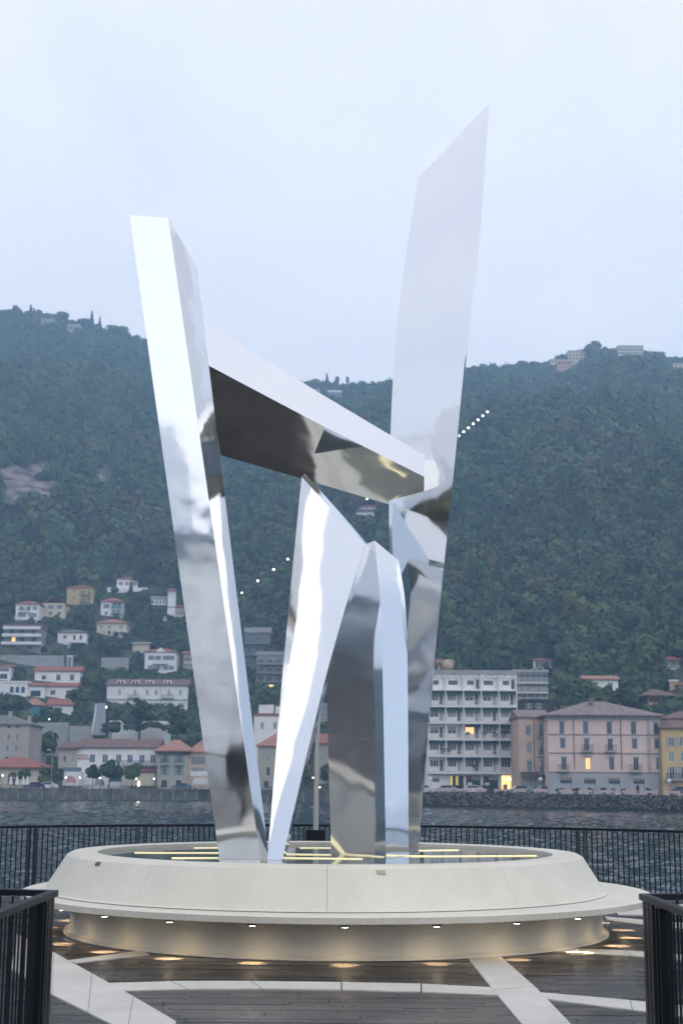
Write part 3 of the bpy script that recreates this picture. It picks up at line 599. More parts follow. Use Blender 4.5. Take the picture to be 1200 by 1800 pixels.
# awnings and shelters of the lakeside cafe
for px, col, nm, lb, wpx, zt in ((203, TEALW, 'green_canopy', 'dark green barrel canopy in front of the white hotel', 19, 2.9), (125, mat('pink_cloth', (.5, .25, .26), .8), 'pink_canopy', 'faded pink awning at the left end of the hotel terrace', 13, 2.7), (352, FRAMEW, 'white_canopy', 'white striped kiosk canopy in front of the pink side house', 26, 2.6), (175, SHUTG, 'grey_canopy', 'grey rounded shelter under the hotel trees', 14, 2.2)):
    q = at(px, 1380, 298 if px != 352 else 297); ww = wpx/2500*298
    th = thing(nm, lb, 'canopy', (q.x, q.y, STREET)); mb = MB(); secs = []
    for k in range(9):
        t_ = PI*k/8; secs.append([(ww/2*math.cos(t_), -1.2, zt-1.3+1.3*math.sin(t_)), (ww/2*math.cos(t_), 1.2, zt-1.3+1.3*math.sin(t_)), (ww/2*.95*math.cos(t_), 1.2, zt-1.4+1.3*math.sin(t_)), (ww/2*.95*math.cos(t_), -1.2, zt-1.4+1.3*math.sin(t_))])
    mb.loft(secs)
    for e_ in (-1.17, 1.17): mb.poly([(ww/2*.97*math.cos(PI*k/8), e_, zt-1.35+1.3*math.sin(PI*k/8)) for k in range(9)])
    mb.obj('canopy_cloth', col, th)
    for s1 in (-1, 1):
        for s2 in (-1, 1): MB().tube((s1*ww*.48, s2*1.1, 0), (s1*ww*.48, s2*1.1, zt-1.3), .04).obj('pole', FRAMEW, th)
q = at(352, 1378, 296.5)
th = thing('kiosk_sign', 'plain white fascia board over the kiosk canopy beside the left pylon', 'sign', (q.x, q.y, 0))
MB().box(-2.0, 2.2, 0, .12, 3.0, 3.9).obj('board', FRAMEW, th)
# --- hillside village, left
def house(name, label, *a, **k): return building(name, label, *a, **k)
th, W, H, rf, d, rt = house('white_terraced_villa', 'white villa with red hip roof, the highest one on the left slope', 205, 242, 1036, 1018, 1012, WHITE, ('hip', ROOFR), None, 9, [(.55, [.2, .5, .8], .8, 1.3, SG)])
MB().box(-W/2-3, W/2+4, -3, -.003, -3, .3).obj('terrace', WHITE, th)
MB().box(-W*.1, W*.5, -5, -3.003, -7, -3).obj('lower_terrace', WHITE, th)
th, W, H, rf, d, rt = house('yellow_villa', 'yellow villa with rust hip roof and two balconies on the left slope', 117, 163, 1064, 1033, 1027, YELLOW, ('hip', ROOFR), None, 9, [(.8, [.28], .8, 1.4, PB), (.45, [.28], .8, 1.4, PB), (.75, [.62, .86], .8, 1.6, P), (.35, [.62, .86], .8, 1.6, P)])
for zf in (.2, .6): balcony(th, W*.22, H*zf, W*.4, 1.1, SLABG)
house('cream_gable_house', 'cream gabled house with brick coloured lower floor left of the yellow villa', 75, 114, 1086, 1060, 1048, CREAM, ('gable', ROOFR), None, 9, [(.74, [.35, .75], .8, 1.5, SB), (.3, [.35, .75], .8, 1.2, PD)])
th, W, H, rf, d, rt = house('white_three_storey_house', 'white three storey house with dark red roof at the far left slope', 27, 68, 1094, 1062, 1055, WHITE, ('hip', ROOFR), None, 9, [(.78, [.25, .55, .82], .7, 1.4, SG), (.4, [.2, .35, .65, .82], .7, 1.5, SB)])
balcony(th, 0, H*.15, W*1.05, 1.0, SLAB, 'bars', .9, FRAMEW); balcony(th, -W*.1, H*.58, W*.5, .8, SLAB)
th, W, H, rf, d, rt = house('terraced_apartments', 'stepped apartments with long white balcony fronts and one lit window at the far left', 6, 71, 1141, 1104, 1097, GREYW, ('flat', ROOFB), None, 10, [(.82, [.2, .5, .8], 1.2, 1.4, PD), (.45, [.5, .82], 1.6, 1.5, PD), (.45, [.27], 1.2, 1.5, dict(kind='plain', glass=LIT)), (.1, [.25, .7], 1.8, 1.4, PD)], cat='apartment block')
for k, zf in enumerate((.22, .6, .95)): balcony(th, 0, H*zf, W*(1.08-.04*k), 1.6, SLAB, 'panel', .8, SLAB)
th, W, H, rf, d, rt = house('white_teal_house', 'white house with teal covered balconies in the middle of the left slope', 177, 215, 1085, 1058, 1049, WHITE, ('hip', ROOFR), None, 9, [(.72, [.25], .9, 1.5, SB), (.25, [.25], .9, 1.5, P), (.72, [.6, .85], .8, 1.6, P), (.25, [.6, .85], .8, 1.6, P)])
for zf in (.08, .52): balcony(th, W*.24, H*zf, W*.5, 1.2, SLAB, 'panel', .9, TEALW)
MB().box(0.2, W/2, -1.3, -.003, H*.88, H*.95).obj('awning', TEALW, th)
th, W, H, rf, d, rt = house('white_dark_roof_house', 'white two storey house with dark grey roof below the cream gabled house', 101, 152, 1136, 1112, 1106, WHITE, ('hip', ROOFG), None, 9, [(.68, [.25], 1.2, 1.2, CLBR), (.62, [.58, .8], .8, 1.7, PD), (.1, [.55, .8], 1.2, 1.5, P)])
balcony(th, W*.2, H*.3, W*.6, 1.2, SLAB, 'bars', .9, FRAMEW); MB().box(-W*.1, W/2, -2, -.003, -3.4, -.2).obj('basement', WHITE, th)
th, W, H, rf, d, rt = house('cream_orange_roof_house', 'cream house with bright orange roof and side balcony in the middle slope', 170, 222, 1119, 1095, 1087, CREAM, ('hip', ROOFP), None, 9, [(.7, [.15, .42], .8, 1.2, P), (.7, [.8], .8, 1.5, P), (.3, [.42, .62, .85], .8, 1.5, PD)])
balcony(th, W*.3, H*.35, W*.5, 1.2, SLAB, 'bars', .9, FRAMEW)
th, W, H, rf, d, rt = house('tower_villa', 'pinkish villa with small square tower beside the left pylon', 296, 324, 1085, 1068, 1061, PEACH, ('hip', ROOFR), None, 9, [(.45, [.25, .5, .8], .8, 1.5, SG)])
tw = MB(); facade(tw, 2.8, H+6, 2.8, [(-.6, -.1, H+3.2, H+4.8), (.1, .6, H+3.2, H+4.8)], 0); tw.obj('tower', WHITE, th, (-W*.32, -.3, 0)); roof(th, 'hip', 2.8, H+6, 2.8, .9, ROOFR, .8, -W*.32, -.3)
MB().box(-W*.8, -W*.52, -3, 2, -4, 0).obj('terrace', WHITE, th)
house('white_terrace_house', 'low white terrace house with pale roof left of the square tower', 266, 292, 1064, 1052, 1047, WHITE, ('side', SLABG), None, 8, [(.45, 4, .8, 1.2, P)])
th, W, H, rf, d, rt = house('white_red_roof_villa', 'symmetrical white villa with red hip roof above the long white building', 254, 309, 1183, 1146, 1138, WHITE, ('hip', ROOFR), None, 10, [(.72, [.2, .42, .66, .85], .9, 1.4, SB), (.25, [.2, .42, .66, .85], .9, 1.5, SG)])
balcony(th, 0, H*.45, W*.5, 1.2, SLAB, 'bars', .9, SHUTG)
MB().poly([(-W*.16, -.52, H), (W*.16, -.52, H), (0, -.52, H+1.5)]).obj('pediment', WHITE, th)
house('pink_shuttered_house', 'pale house mostly hidden behind the left steel pylon', 322, 345, 1178, 1150, 1144, CREAM, ('side', ROOFR), None, 8, [(.7, [.2, .5, .8], .7, 1.4, SBR), (.3, [.2, .5, .8], .7, 1.4, SG)])
house('blank_wall_house', 'cream blank walled house with flat roof above the white red roofed villa', 233, 262, 1148, 1132, 1128, CREAM, ('side', SLABG), None, 8)
th, W, H, rf, d, rt = house('long_white_building', 'long white building with brown mansard roof and dormers, widest on the left slope', 187, 329, 1246, 1205, 1193, WHITE, ('side', ROOFB), None, 10, [(.7, [.16, .35, .5, .61, .77, .91], .85, 1.7, CL), (.16, [.07, .13, .22, .36, .41, .55, .60, .73, .78, .9, .95], 1.0, 1.6, CL)], cat='building', z0=-8)
for q in (.17, .35, .53, .75):
    dm = MB().box(-W/2+W*q-1.1, -W/2+W*q+1.1, .1, 2.6, H+.25, H+1.55).obj('dormer', WHITE, th)
    for s1 in (-.5, .5): MB().box(-W/2+W*q+s1-.35, -W/2+W*q+s1+.35, .05, .096, H+.45, H+1.35).obj('pane', GLASS, dm)
for q in (.34, .76): balcony(th, -W/2+W*q, H*.47, 3.6, .8, SLABG)
MB().box(-W/2, W/2, -.15, -.003, H*.36, H*.42).obj('string_course', SLABG, th)
MB().tube((W*.17, -.08, 0), (W*.17, -.08, H), .06).obj('downpipe', SHUTG, th)
bs = MB(); facade(bs, W*.7, 3.2, 6, [(-W*.33+i*2.2, -W*.33+i*2.2+1.0, .6, 2.4) for i in range(7)], -2); bs.obj('basement', SLABG, th, (W*.14, -.4, -3.25))
# three tier white house
th, W, H, rf, d, rt = house('white_tiered_house', 'white house in three tiers with bright red roofs at the left', 61, 141, 1200, 1180, 1171, WHITE, ('side', ROOFR), None, 8, [(.45, [.2], 1.3, 1.2, PD), (.45, [.52, .82], 1.3, 1.9, P)], cat='house')
th, W, H, rf, d, rt = house('white_middle_house', 'white middle house with dark red roof and brown shutters directly below the tiered house top', 79, 134, 1228, 1207, 1200, WHITE, ('side', ROOFR), None, 7, [(.5, [.25, .75], 1.5, 1.4, CLBR)], z0=-5)
th, W, H, rf, d, rt = house('white_porch_house', 'white flat porch wing with open loggia left of the white middle house', 47, 78.5, 1226, 1206, 1200, WHITE, ('side', ROOFR), None, 6, [(.35, [.5], 3.0, 1.7, PD)], z0=-5)
th, W, H, rf, d, rt = house('white_lower_house', 'white lower house with long red roof below the white middle house', 84, 128, 1258, 1240, 1228, WHITE, ('side', ROOFR), None, 7, [(.6, [.4], 2.0, 1.0, PD), (.2, [.4], 2.0, 1.0, P)], z0=-5)
th, W, H, rf, d, rt = house('red_roof_low_wing', 'low wing with orange red roof and teal wall left of the white lower house', 40, 72, 1255, 1240, 1227, TEALW, ('hip', ROOFP), None, 7, [(.5, [.2], 1.2, 1.2, P)], z0=-5)
th, W, H, rf, d, rt = house('white_arched_house', 'white house with three arched openings and terrace at the far left', -14, 48, 1222, 1200, 1197, WHITE, ('flat', WHITE), None, 8, [(.4, [.08], .8, 1.2, P)])
for q in (.56, .72, .88): 
    MB().poly([(-.55, 0, 0)]+[(.55*math.cos(PI-t_), 0, 1.3+.55*math.sin(t_)) for t_ in [PI*k/8 for k in range(9)]]+[(.55, 0, 0)]).obj('arched_window', GLASSB, th, (-W/2+W*q, -.02, H*.2))
house('left_edge_house', 'white house with red roof and blue awning cut by the left edge above the arches', -20, 18, 1196, 1172, 1168, WHITE, ('side', ROOFR), None, 8, [(.78, [.6, .8], .8, 1.0, SBR), (.3, [.7], 2.2, 1.6, P)])
th, W, H, rf, d, rt = house('lift_tower', 'thin grey lift shaft beside the red roof of the tiered white house', 118, 127, 1172, 1154, 1152, FRAMEW, ('flat', FRAMEW), None, 2, [], cat='tower')
MB().box(-W*.3, W*.3, -.05, -.003, .2, H-.3).obj('pane', mat('grey_glass', (.15, .18, .2), .2), th)
# --- seen between the steel blades
th, W, H, rf, d, rt = house('dark_grey_apartments', 'dark grey green apartments with wide eaves between the steel blades', 429, 474, 1180, 1112, 1103, DGREY, ('flat', SLABG), None, 10, [(.84, 3, 1.6, 1.3, P), (.55, 3, 1.6, 1.2, PD), (.2, 3, 1.6, 1.2, PD)], cat='apartment block')
for zf in (.08, .42, .72): balcony(th, 0, H*zf, W, 1.4, SLABG, 'panel', .9, DGREY)
th, W, H, rf, d, rt = house('grey_stepped_apartments', 'grey apartments with angled balconies and a yellow lit floor', 450, 512, 1215, 1152, 1145, GREYW, ('flat', SLABG), None, 10, [(.85, 4, 1.5, 1.3, P), (.6, 4, 1.5, 1.3, CLBR), (.35, 4, 1.5, 1.2, PD), (.12, [.42], 1.6, 1.4, dict(kind='plain', glass=LITY)), (.12, [.15, .7], 1.5, 1.2, PD)], cat='apartment block')
for zf in (.02, .26, .5, .75): balcony(th, 0, H*zf, W*(1.0), 1.5, SLABG, 'bars', .9)
th, W, H, rf, d, rt = house('white_flat_house', 'white building with red edged terrace roof seen left of the central blade', 446, 520, 1290, 1258, 1254, WHITE, ('flat', mat('red_edge', (.25, .1, .09), .8)), 335, 9, [(.45, [.2, .5, .8], .8, 1.6, CLGR)], cat='building', z0=-14)
MB().box(-W*.4, -W*.05, 1, 4, H+.3, H+2.6).box(W*.0, W*.3, 1, 4, H+.3, H+2.2).obj('rooftop_room', WHITE, th); MB().poly([(-W*.42, .6, H+2.6), (-W*.03, .6, H+3.5), (-W*.03, 4, H+3.5), (-W*.42, 4, H+2.6)]).obj('rooftop_roof', ROOFR, th)
th, W, H, rf, d, rt = house('beige_lake_house', 'beige house with orange roof and arched windows low between the steel blades', 452, 530, 1388, 1312, 1288, wallm('greenish_render', (.40, .40, .34)), ('hip', ROOFP), 318, 10, [(.75, [.24, .6], .9, 2.2, CLGR), (.42, [.24, .6], .7, 1.8, PD), (.12, [.2, .6], 1.0, 1.4, PD)], z0=-1)
house('beige_block_behind_pole', 'beige house with red roof behind the pale flagpole', 556, 640, 1388, 1308, 1290, BEIGE, ('side', ROOFR), 322, 10, [(.7, 4, .9, 1.7, CLGR), (.35, 4, .9, 1.7, PD)], z0=-1)
house('white_mid_slope_house', 'grey white house with many small windows uphill behind the pale flagpole', 560, 620, 1262, 1240, 1236, GREYW, ('flat', SLABG), 380, 8, [(.7, 7, .8, 1.0, P), (.25, 7, .8, 1.0, P)], z0=-14)
# --- upper slope and hilltop
house('white_forest_house', 'lone white house with red roof in the middle of the high forest', 626, 662, 908, 891, 885, WHITE, ('side', ROOFR), None, 10, [(.6, 4, 1.4, 1.5, SG)])
house('hilltop_left_villa', 'pale gabled villa on the left hilltop ridge', 72, 96, 572, 560, 553, GREYW, ('gable', SLABG), 1120, 12, [(.5, [.3, .7], 1.6, 1.8, P)], z0=-30)
house('hilltop_left_annex', 'long low pale building beside trees on the left hilltop', 118, 141, 580, 573, 570, GREYW, ('flat', SLABG), 1120, 10, [(.5, 4, 1.4, 1.4, PD)], z0=-30)
house('cream_ridge_house', 'cream house among ridge trees between the two tall blades', 539, 562, 696, 684, 680, CREAM, ('side', ROOFG), 1100, 10, [(.5, 3, 2.0, 2.4, SG)], z0=-30)
house('grey_ridge_house', 'grey white low house right of the cream ridge house', 576, 600, 698, 689, 686, GREYW, ('flat', SLAB), 1100, 10, [(.5, 4, 2.0, 1.6, PD)], z0=-30)
house('orange_hilltop_house', 'orange block below the long building on the right hilltop', 980, 1004, 656, 640, 636, ORANGE, ('flat', ROOFR), 1100, 10, [(.7, 4, 1.6, 2, P), (.3, 4, 1.6, 2, P)], z0=-30)
house('long_hilltop_building', 'long pale building stepping up the right hilltop', 968, 1008, 640, 632, 628, CREAM, ('side', SLABG), 1125, 12, [(.5, 7, 1.6, 1.8, P)], z0=-30)
house('upper_hilltop_building', 'cream building with flat roof left of the dark round tree on the hilltop', 998, 1030, 634, 620, 616, CREAM, ('flat', SLABG), 1135, 12, [(.7, 5, 1.6, 2, P), (.3, 5, 1.6, 2, P)], z0=-30)
th, W, H, rf, d, rt = house('hilltop_hotel', 'large cream hotel block crowning the right hilltop', 1086, 1130, 631, 611, 607, CREAM, ('flat', BEIGE), 1120, 16, [(.82, 7, 1.5, 1.9, SG), (.5, 7, 1.5, 1.9, SG), (.18, 7, 1.5, 1.9, SG)], z0=-30, cat='building')
house('right_edge_hill_house', 'flat pale house on the hilltop at the right edge', 1183, 1215, 652, 641, 638, CREAM, ('flat', SLABG), 1110, 12, [(.5, 4, 1.6, 2, PD)], z0=-30)
house('rose_forest_house', 'small rose coloured house half hidden in trees below the ridge', 921, 934, 676, 668, 665, PEACH, ('side', ROOFR), 1060, 8, [(.5, 2, 1.4, 1.6, PD)], z0=-15)

# retaining walls and steep road in the village
def rwall(label, x0, x1, yb, yt, d=None, m=SLABG):
    dd_ = d or hit((x0+x1)/2, yb); a, b_, c = at(x0, yb, dd_), at(x1, yb, dd_), at((x0+x1)/2, yt, dd_)
    o = MB().box(a.x-(a.x+b_.x)/2, b_.x-(a.x+b_.x)/2, 0, .5, -4, c.z-a.z).obj('retaining_wall', m, None, ((a.x+b_.x)/2, dd_, a.z), label=label, category='wall')
    OCC.append((x0, x1, yt, yb, dd_))
rwall('long grey retaining wall under the stepped apartments', 0, 112, 1172, 1152)
rwall('pale retaining wall behind the cedars below the long white building', 192, 300, 1290, 1267, 352, SLAB)
rwall('grey terrace wall left of the steep road', 122, 163, 1294, 1276, 345)
rwall('dark stone terrace wall below the cream orange roofed house', 178, 226, 1178, 1156)
rwall('grey terrace wall below the round pine', 62, 120, 1300, 1270, 350)
rwall('low grey wall above the hotel wing', 55, 80, 1345, 1328, 335)
mb = MB(); pr = []
for k in range(9):
    py = 1292-k*7; dk = 340+k*6; pr.append((at(162+k*.6, py, dk), at(186, py, dk)))
for k in range(8): mb.quad(pr[k][0], pr[k][1], pr[k+1][1], pr[k+1][0])
structure(mb.obj('steep_road', mat('pale_asphalt', (.17, .18, .20), .85, var=.2)))
OCC.append((158, 188, 1232, 1292, 350))
for k in range(6):
    q = at(163-k*-1.2, 1280-k*6.5, 341+k*6)
    o = link('bollard', shared('boll', lambda: MB().tube((0, 0, -1), (0, 0, .9), .16, .14).ball((0, 0, .95), .18).mesh('bollard', FRAMEW)), None, q, label='small white bollard along the steep road beside the long white building', category='bollard', group='white bollards along the steep road')

# ---------------------------------------------------------------- trees
def leaf_mat(name, cols):
    m = bpy.data.materials.new(name); m.use_nodes = True; t = m.node_tree; b = t.nodes['Principled BSDF']; b.inputs['Roughness'].default_value = .75; b.inputs['Specular IOR Level'].default_value = .25
    oi = t.nodes.new('ShaderNodeObjectInfo'); r = t.nodes.new('ShaderNodeValToRGB'); r.color_ramp.interpolation = 'LINEAR'
    e = r.color_ramp.elements
    for i, (p, c) in enumerate(cols):
        q = e[i] if i < 2 else e.new(p)
        q.position = p; q.color = (*c, 1)
    ls = t.nodes.new('ShaderNodeVectorMath'); ls.operation = 'SCALE'; ls.inputs[3].default_value = .011; t.links.new(oi.outputs['Location'], ls.inputs[0])
    ln = t.nodes.new('ShaderNodeTexNoise'); ln.inputs['Scale'].default_value = 1; ln.inputs['Detail'].default_value = 3; t.links.new(ls.outputs[0], ln.inputs[0])
    m1 = t.nodes.new('ShaderNodeMath'); m1.operation = 'MULTIPLY_ADD'; m1.inputs[1].default_value = .62; t.links.new(oi.outputs['Random'], m1.inputs[0])
    m2 = t.nodes.new('ShaderNodeMapRange'); m2.inputs['From Min'].default_value = .3; m2.inputs['From Max'].default_value = .7; m2.inputs['To Min'].default_value = -.12; m2.inputs['To Max'].default_value = .5; t.links.new(ln.outputs[0], m2.inputs[0]); t.links.new(m2.outputs[0], m1.inputs[2])
    t.links.new(m1.outputs[0], r.inputs[0])
    tc_ = t.nodes.new('ShaderNodeTexCoord'); n = t.nodes.new('ShaderNodeTexNoise'); n.inputs['Scale'].default_value = .9; n.inputs['Detail'].default_value = 3; t.links.new(tc_.outputs['Object'], n.inputs[0])
    mr = t.nodes.new('ShaderNodeMapRange'); mr.inputs['From Min'].default_value = .3; mr.inputs['From Max'].default_value = .7; mr.inputs['To Min'].default_value = .6; mr.inputs['To Max'].default_value = 1.5; t.links.new(n.outputs[0], mr.inputs[0])
    v = t.nodes.new('ShaderNodeVectorMath'); v.operation = 'SCALE'; t.links.new(r.outputs[0], v.inputs[0]); t.links.new(mr.outputs[0], v.inputs[3]); t.links.new(v.outputs[0], b.inputs['Base Color'])
    return m
LM = leaf_mat('broad_leaves', [(0, (.016, .036, .016)), (1, (.045, .04, .025)), (.2, (.032, .066, .024)), (.4, (.06, .10, .03)), (.55, (.022, .05, .022)), (.72, (.055, .095, .035)), (.84, (.085, .10, .035)), (.94, (.08, .065, .035))])
LMC = leaf_mat('conifer_needles', [(0, (.016, .034, .016)), (1, (.03, .055, .03))])
BARK = mat('bark', (.06, .045, .035), .95, var=.3, scale=3)
def crown_mesh(kind, seed, nl=300):
    rs = np.random.RandomState(seed); v = []; f = []
    lob = []
    if kind == 'round':
        for i in range(9):
            a = rs.uniform(0, 2*PI); r_ = rs.uniform(.1, .55); lob.append((r_*math.cos(a), r_*math.sin(a), rs.uniform(-.25, .55), rs.uniform(.38, .6)))
    elif kind == 'cone':
        for i in range(9): lob.append((rs.uniform(-.1, .1), rs.uniform(-.1, .1), -.9+i*.24, .62*(1-i/9.6)))
    elif kind == 'cedar':
        for i in range(10):
            a = rs.uniform(0, 2*PI); r_ = rs.uniform(.2, .75)*(1-i/12); lob.append((r_*math.cos(a), r_*math.sin(a), -.7+i*.17, .42*(1-i/16)))
    else:
        for i in range(7):
            a = rs.uniform(0, 2*PI); r_ = rs.uniform(.0, .3); lob.append((r_*math.cos(a), r_*math.sin(a), rs.uniform(-.7, .9), rs.uniform(.28, .42)))
    lob = np.array(lob)
    flat = .35 if kind == 'cedar' else .85
    # twiggy cores: faceted lumps hold the crown together
    for (x, y, z, r_) in lob:
        k = len(v)
        for i in range(4):
            t_ = PI*(i+.5)/4
            for j in range(6):
                a = 2*PI*(j+rs.uniform(-.2, .2))/6; q = r_*.72*rs.uniform(.8, 1.1)
                v.append((x+q*math.sin(t_)*math.cos(a), y+q*math.sin(t_)*math.sin(a), z+q*flat*math.cos(t_)))
        for i in range(3):
            for j in range(6): f.append((k+i*6+j, k+i*6+(j+1) % 6, k+(i+1)*6+(j+1) % 6, k+(i+1)*6+j))
        f.append(tuple(k+j for j in range(6))[::-1]); f.append(tuple(k+18+j for j in range(6)))
    pick = rs.choice(len(lob), nl, p=lob[:, 3]**2/np.sum(lob[:, 3]**2))
    for p in pick:
        x, y, z, r_ = lob[p]; dn = rs.normal(size=3); dn /= np.linalg.norm(dn)
        if dn[2] < -.5: dn[2] *= -1
        c = np.array([x, y, z])+dn*np.array([1, 1, flat])*r_*rs.uniform(.75, 1.12)
        u = np.cross(dn, rs.normal(size=3)); u /= np.linalg.norm(u); w_ = np.cross(dn, u)+dn*rs.uniform(-.6, .6)
        s_ = rs.uniform(.07, .16); k = len(v)
        for a, b_ in ((-1, -.6), (1, -.8), (.7, .9), (-.8, .7)): v.append(tuple(c+u*s_*a*1.2+w_*s_*b_))
        f.append((k, k+1, k+2, k+3))
    me = bpy.data.meshes.new('crown'); me.from_pydata(v, [], f); me.materials.append(LMC if kind in ('cone', 'cedar') else LM); me.update(); return me
KINDS = [('round', 1), ('round', 2), ('round', 3), ('round', 4), ('tall', 5), ('cone', 6), ('cedar', 7), ('tall', 8)]
CROWN = [crown_mesh(k, s) for k, s in KINDS]
TRUNK = MB().tube((0, 0, -1.2), (0, 0, .55), .055, .03, 7).tube((0, 0, .1), (.22, .08, .62), .025, .012, 5).tube((0, 0, .2), (-.2, -.1, .66), .022, .01, 5).mesh('trunk', BARK)
NAMES = {'round': ('broadleaf_tree', 'round crowned green tree'), 'tall': ('slender_tree', 'slender upright green tree'), 'cone': ('conifer', 'dark pointed conifer'), 'cedar': ('cedar_tree', 'dark layered cedar')}
FIRST = {}
def tree(k, x, y, z, h, wd, label, group=None, cat='tree'):
    """h height, wd crown width in metres, foot at z"""
    nm = NAMES[KINDS[k][0]][0]
    th = thing(nm, label, cat, (x, y, z), 0, group)
    c = link('crown', CROWN[k], th); t_ = link('trunk', TRUNK, th)
    ch = h*.44; c.scale = (wd/2/.9, wd/2/.9, ch/1.0); c.location = (0, 0, h-ch*1.05); c.rotation_euler = (0, 0, rnd.uniform(0, 6.3))
    t_.scale = (max(.4, wd*.5),)*2+(h*.5,); t_.location = (0, 0, h*.5)
    FIRST.setdefault(k, c)
    return th
# named trees of the shore and village: (kind, px, foot py, top py, width px, depth, label)
SPEC = [(0, 192, 1386, 1326, 44, 296, 'leafy green tree standing in front of the hotel windows'), (1, 163, 1386, 1338, 30, 297, 'lower bushy green tree left of the tree before the hotel'),
 (2, 232, 1386, 1338, 30, 296, 'sparse yellowing tree beside the green canopy'), (1, 43, 1384, 1347, 30, 292, 'small round tree in front of the red roofed boathouse'), (4, 75, 1384, 1345, 26, 296, 'green bush tree between the boathouse and the hotel wing'),
 (0, 98, 1384, 1340, 30, 303, 'dark green tree beside the hotel wing'), (6, 245, 1296, 1225, 74, 346, 'dark layered cedar in front of the long white building'), (6, 312, 1300, 1235, 62, 344, 'dark cedar nearest the left pylon above the corner house'),
 (0, 195, 1298, 1262, 40, 343, 'dense dark shrub tree at the foot of the steep road'), (0, 90, 1270, 1236, 42, 362, 'rounded stone pine below the tiered white house'), (0, 78, 1345, 1275, 50, 336, 'large dark tree right of the grey villa block'),
 (7, 56, 1335, 1255, 22, 340, 'tall dark tree touching the grey villa block roof'), (0, 140, 1245, 1205, 44, 375, 'green tree mass right of the tiered white house'), (4, 160, 1215, 1150, 40, 392, 'upright tree between the tiered house and the long building'),
 (0, 478, 1235, 1207, 34, 385, 'light green tree under the yellow lit floor of the grey apartments'), (0, 543, 1392, 1318, 30, 300, 'yellow green tree left of the pale flagpole'), (0, 575, 1392, 1330, 30, 300, 'dark green tree right of the pale flagpole'),
 (6, 1092, 1250, 1208, 80, 300, 'broad dark cedar behind the roof of the pink palazzo'), (0, 1020, 1240, 1185, 60, 330, 'dense tree left of the white low house'), (0, 985, 1240, 1170, 50, 345, 'leafy tree beside the grey stepped apartments'),
 (3, 1135, 1205, 1168, 46, 350, 'brownish round tree above the yellow hip roofed villa'), (0, 1040, 1205, 1140, 70, 360, 'large dark tree above the white low house'), (1, 1105, 1190, 1130, 64, 370, 'big green tree left of the tan villa'),
 (0, 1192, 1252, 1222, 30, 300, 'bamboo green bush tree above the yellow townhouse'), (5, 230, 1052, 1020, 14, 0, 'small conifer before the terrace of the highest white villa'), (0, 30, 1262, 1215, 40, 360, 'dark tree below the white arched house'),
 (3, 1042, 636, 606, 26, 1128, 'dark round tree standing out on the right hilltop'), (5, 1052, 640, 615, 12, 1128, 'small pointed tree beside the dark round hilltop tree'), (0, 919, 662, 633, 20, 1140, 'domed dark tree on the right ridge'), (3, 1158, 642, 624, 18, 1140, 'leaning ridge tree right of the hilltop hotel'),
 (0, 28, 562, 543, 18, 1140, 'pale round tree at the left end of the ridge'), (5, 54, 562, 541, 12, 1140, 'small spire shaped tree on the left ridge'), (0, 105, 575, 549, 28, 1140, 'wide dark tree right of the pale gabled villa'), (0, 150, 585, 560, 28, 1140, 'wide tree on the left ridge beside the spires'), (5, 161, 585, 553, 12, 1140, 'taller spire on the left ridge beside the wide tree'), (5, 175, 588, 562, 10, 1140, 'shorter spire on the left ridge'), (0, 205, 600, 572, 34, 1140, 'rounded tree group crown on the left ridge near the pylon'), (0, 240, 612, 590, 22, 1140, 'thin topped tree on the ridge touching the left pylon'),
 (5, 574, 690, 662, 12, 1140, 'tall spire tree on the ridge right of the cream ridge house'), (0, 552, 690, 668, 22, 1140, 'round tree on the ridge above the cream house'), (4, 593, 692, 666, 14, 1140, 'upright tree on the ridge above the grey house'), (4, 610, 692, 666, 10, 1140, 'narrow upright tree next to the curved steel blade')]
for k, px, pb, pt, wpx, dp, lb in SPEC:
    if dp > 1100: pt -= 5; wpx *= 1.35
    if not dp: dp = hit(px, pb)
    a = at(px, pb, dp); h_ = at(px, pt, dp).z-a.z
    tree(k, a.x, dp, a.z, h_, wpx/F*dp*1.02, lb)
# scattered village trees (individuals), kept clear of the houses behind them
occ = [o for o in OCC]
cnt = 0; tries = 0; spots = []
TG = 'trees between the houses on the slope'
while cnt < 250 and tries < 9000:
    tries += 1
    u = rnd.uniform(-.27, .27); s_ = rnd.uniform(6, 240); y = interp(u, U_S, D_S)+40+s_; x = u*y; z = tz(x, y)
    h_ = rnd.uniform(6, 12); wd = h_*rnd.uniform(.7, 1.05); px, pb = to_px((x, y, z)); _, pt = to_px((x, y, z+h_)); wp = wd/y*F/2
    if any((x-a)**2+(y-b_)**2 < (wd*.42)**2*1.6 for a, b_ in spots): continue
    bad = False
    for (x0, x1, yt, yb, d_) in occ:
        if px+wp > x0 and px-wp < x1:
            if y < d_ and pt < yb-2 and pb > yt: bad = True; break
            if d_ <= y < d_+11 and x0 < px < x1: bad = True; break
    if bad: continue
    kd = rnd.choices(range(8), [5, 5, 5, 4, 2, 1.2, 1, 2])[0]
    spots.append((x, y)); cnt += 1
    best = min(HOUSES, key=lambda q: math.hypot(px-q[1], (pb+pt)/2-q[2])); dx_, dy_ = px-best[1], (pb+pt)/2-best[2]
    side = ('right of' if dx_ > 0 else 'left of') if abs(dx_) > abs(dy_) else ('below' if dy_ > 0 else 'above')
    far_ = ' just ' if math.hypot(dx_, dy_) < 45 else ' some way '
    tree(kd, x, y, z-.5, h_, wd, ('small ' if h_ < 8 else 'tall ' if h_ > 10.2 else '')+NAMES[KINDS[kd][0]][1]+far_+side+' the '+best[0], TG)
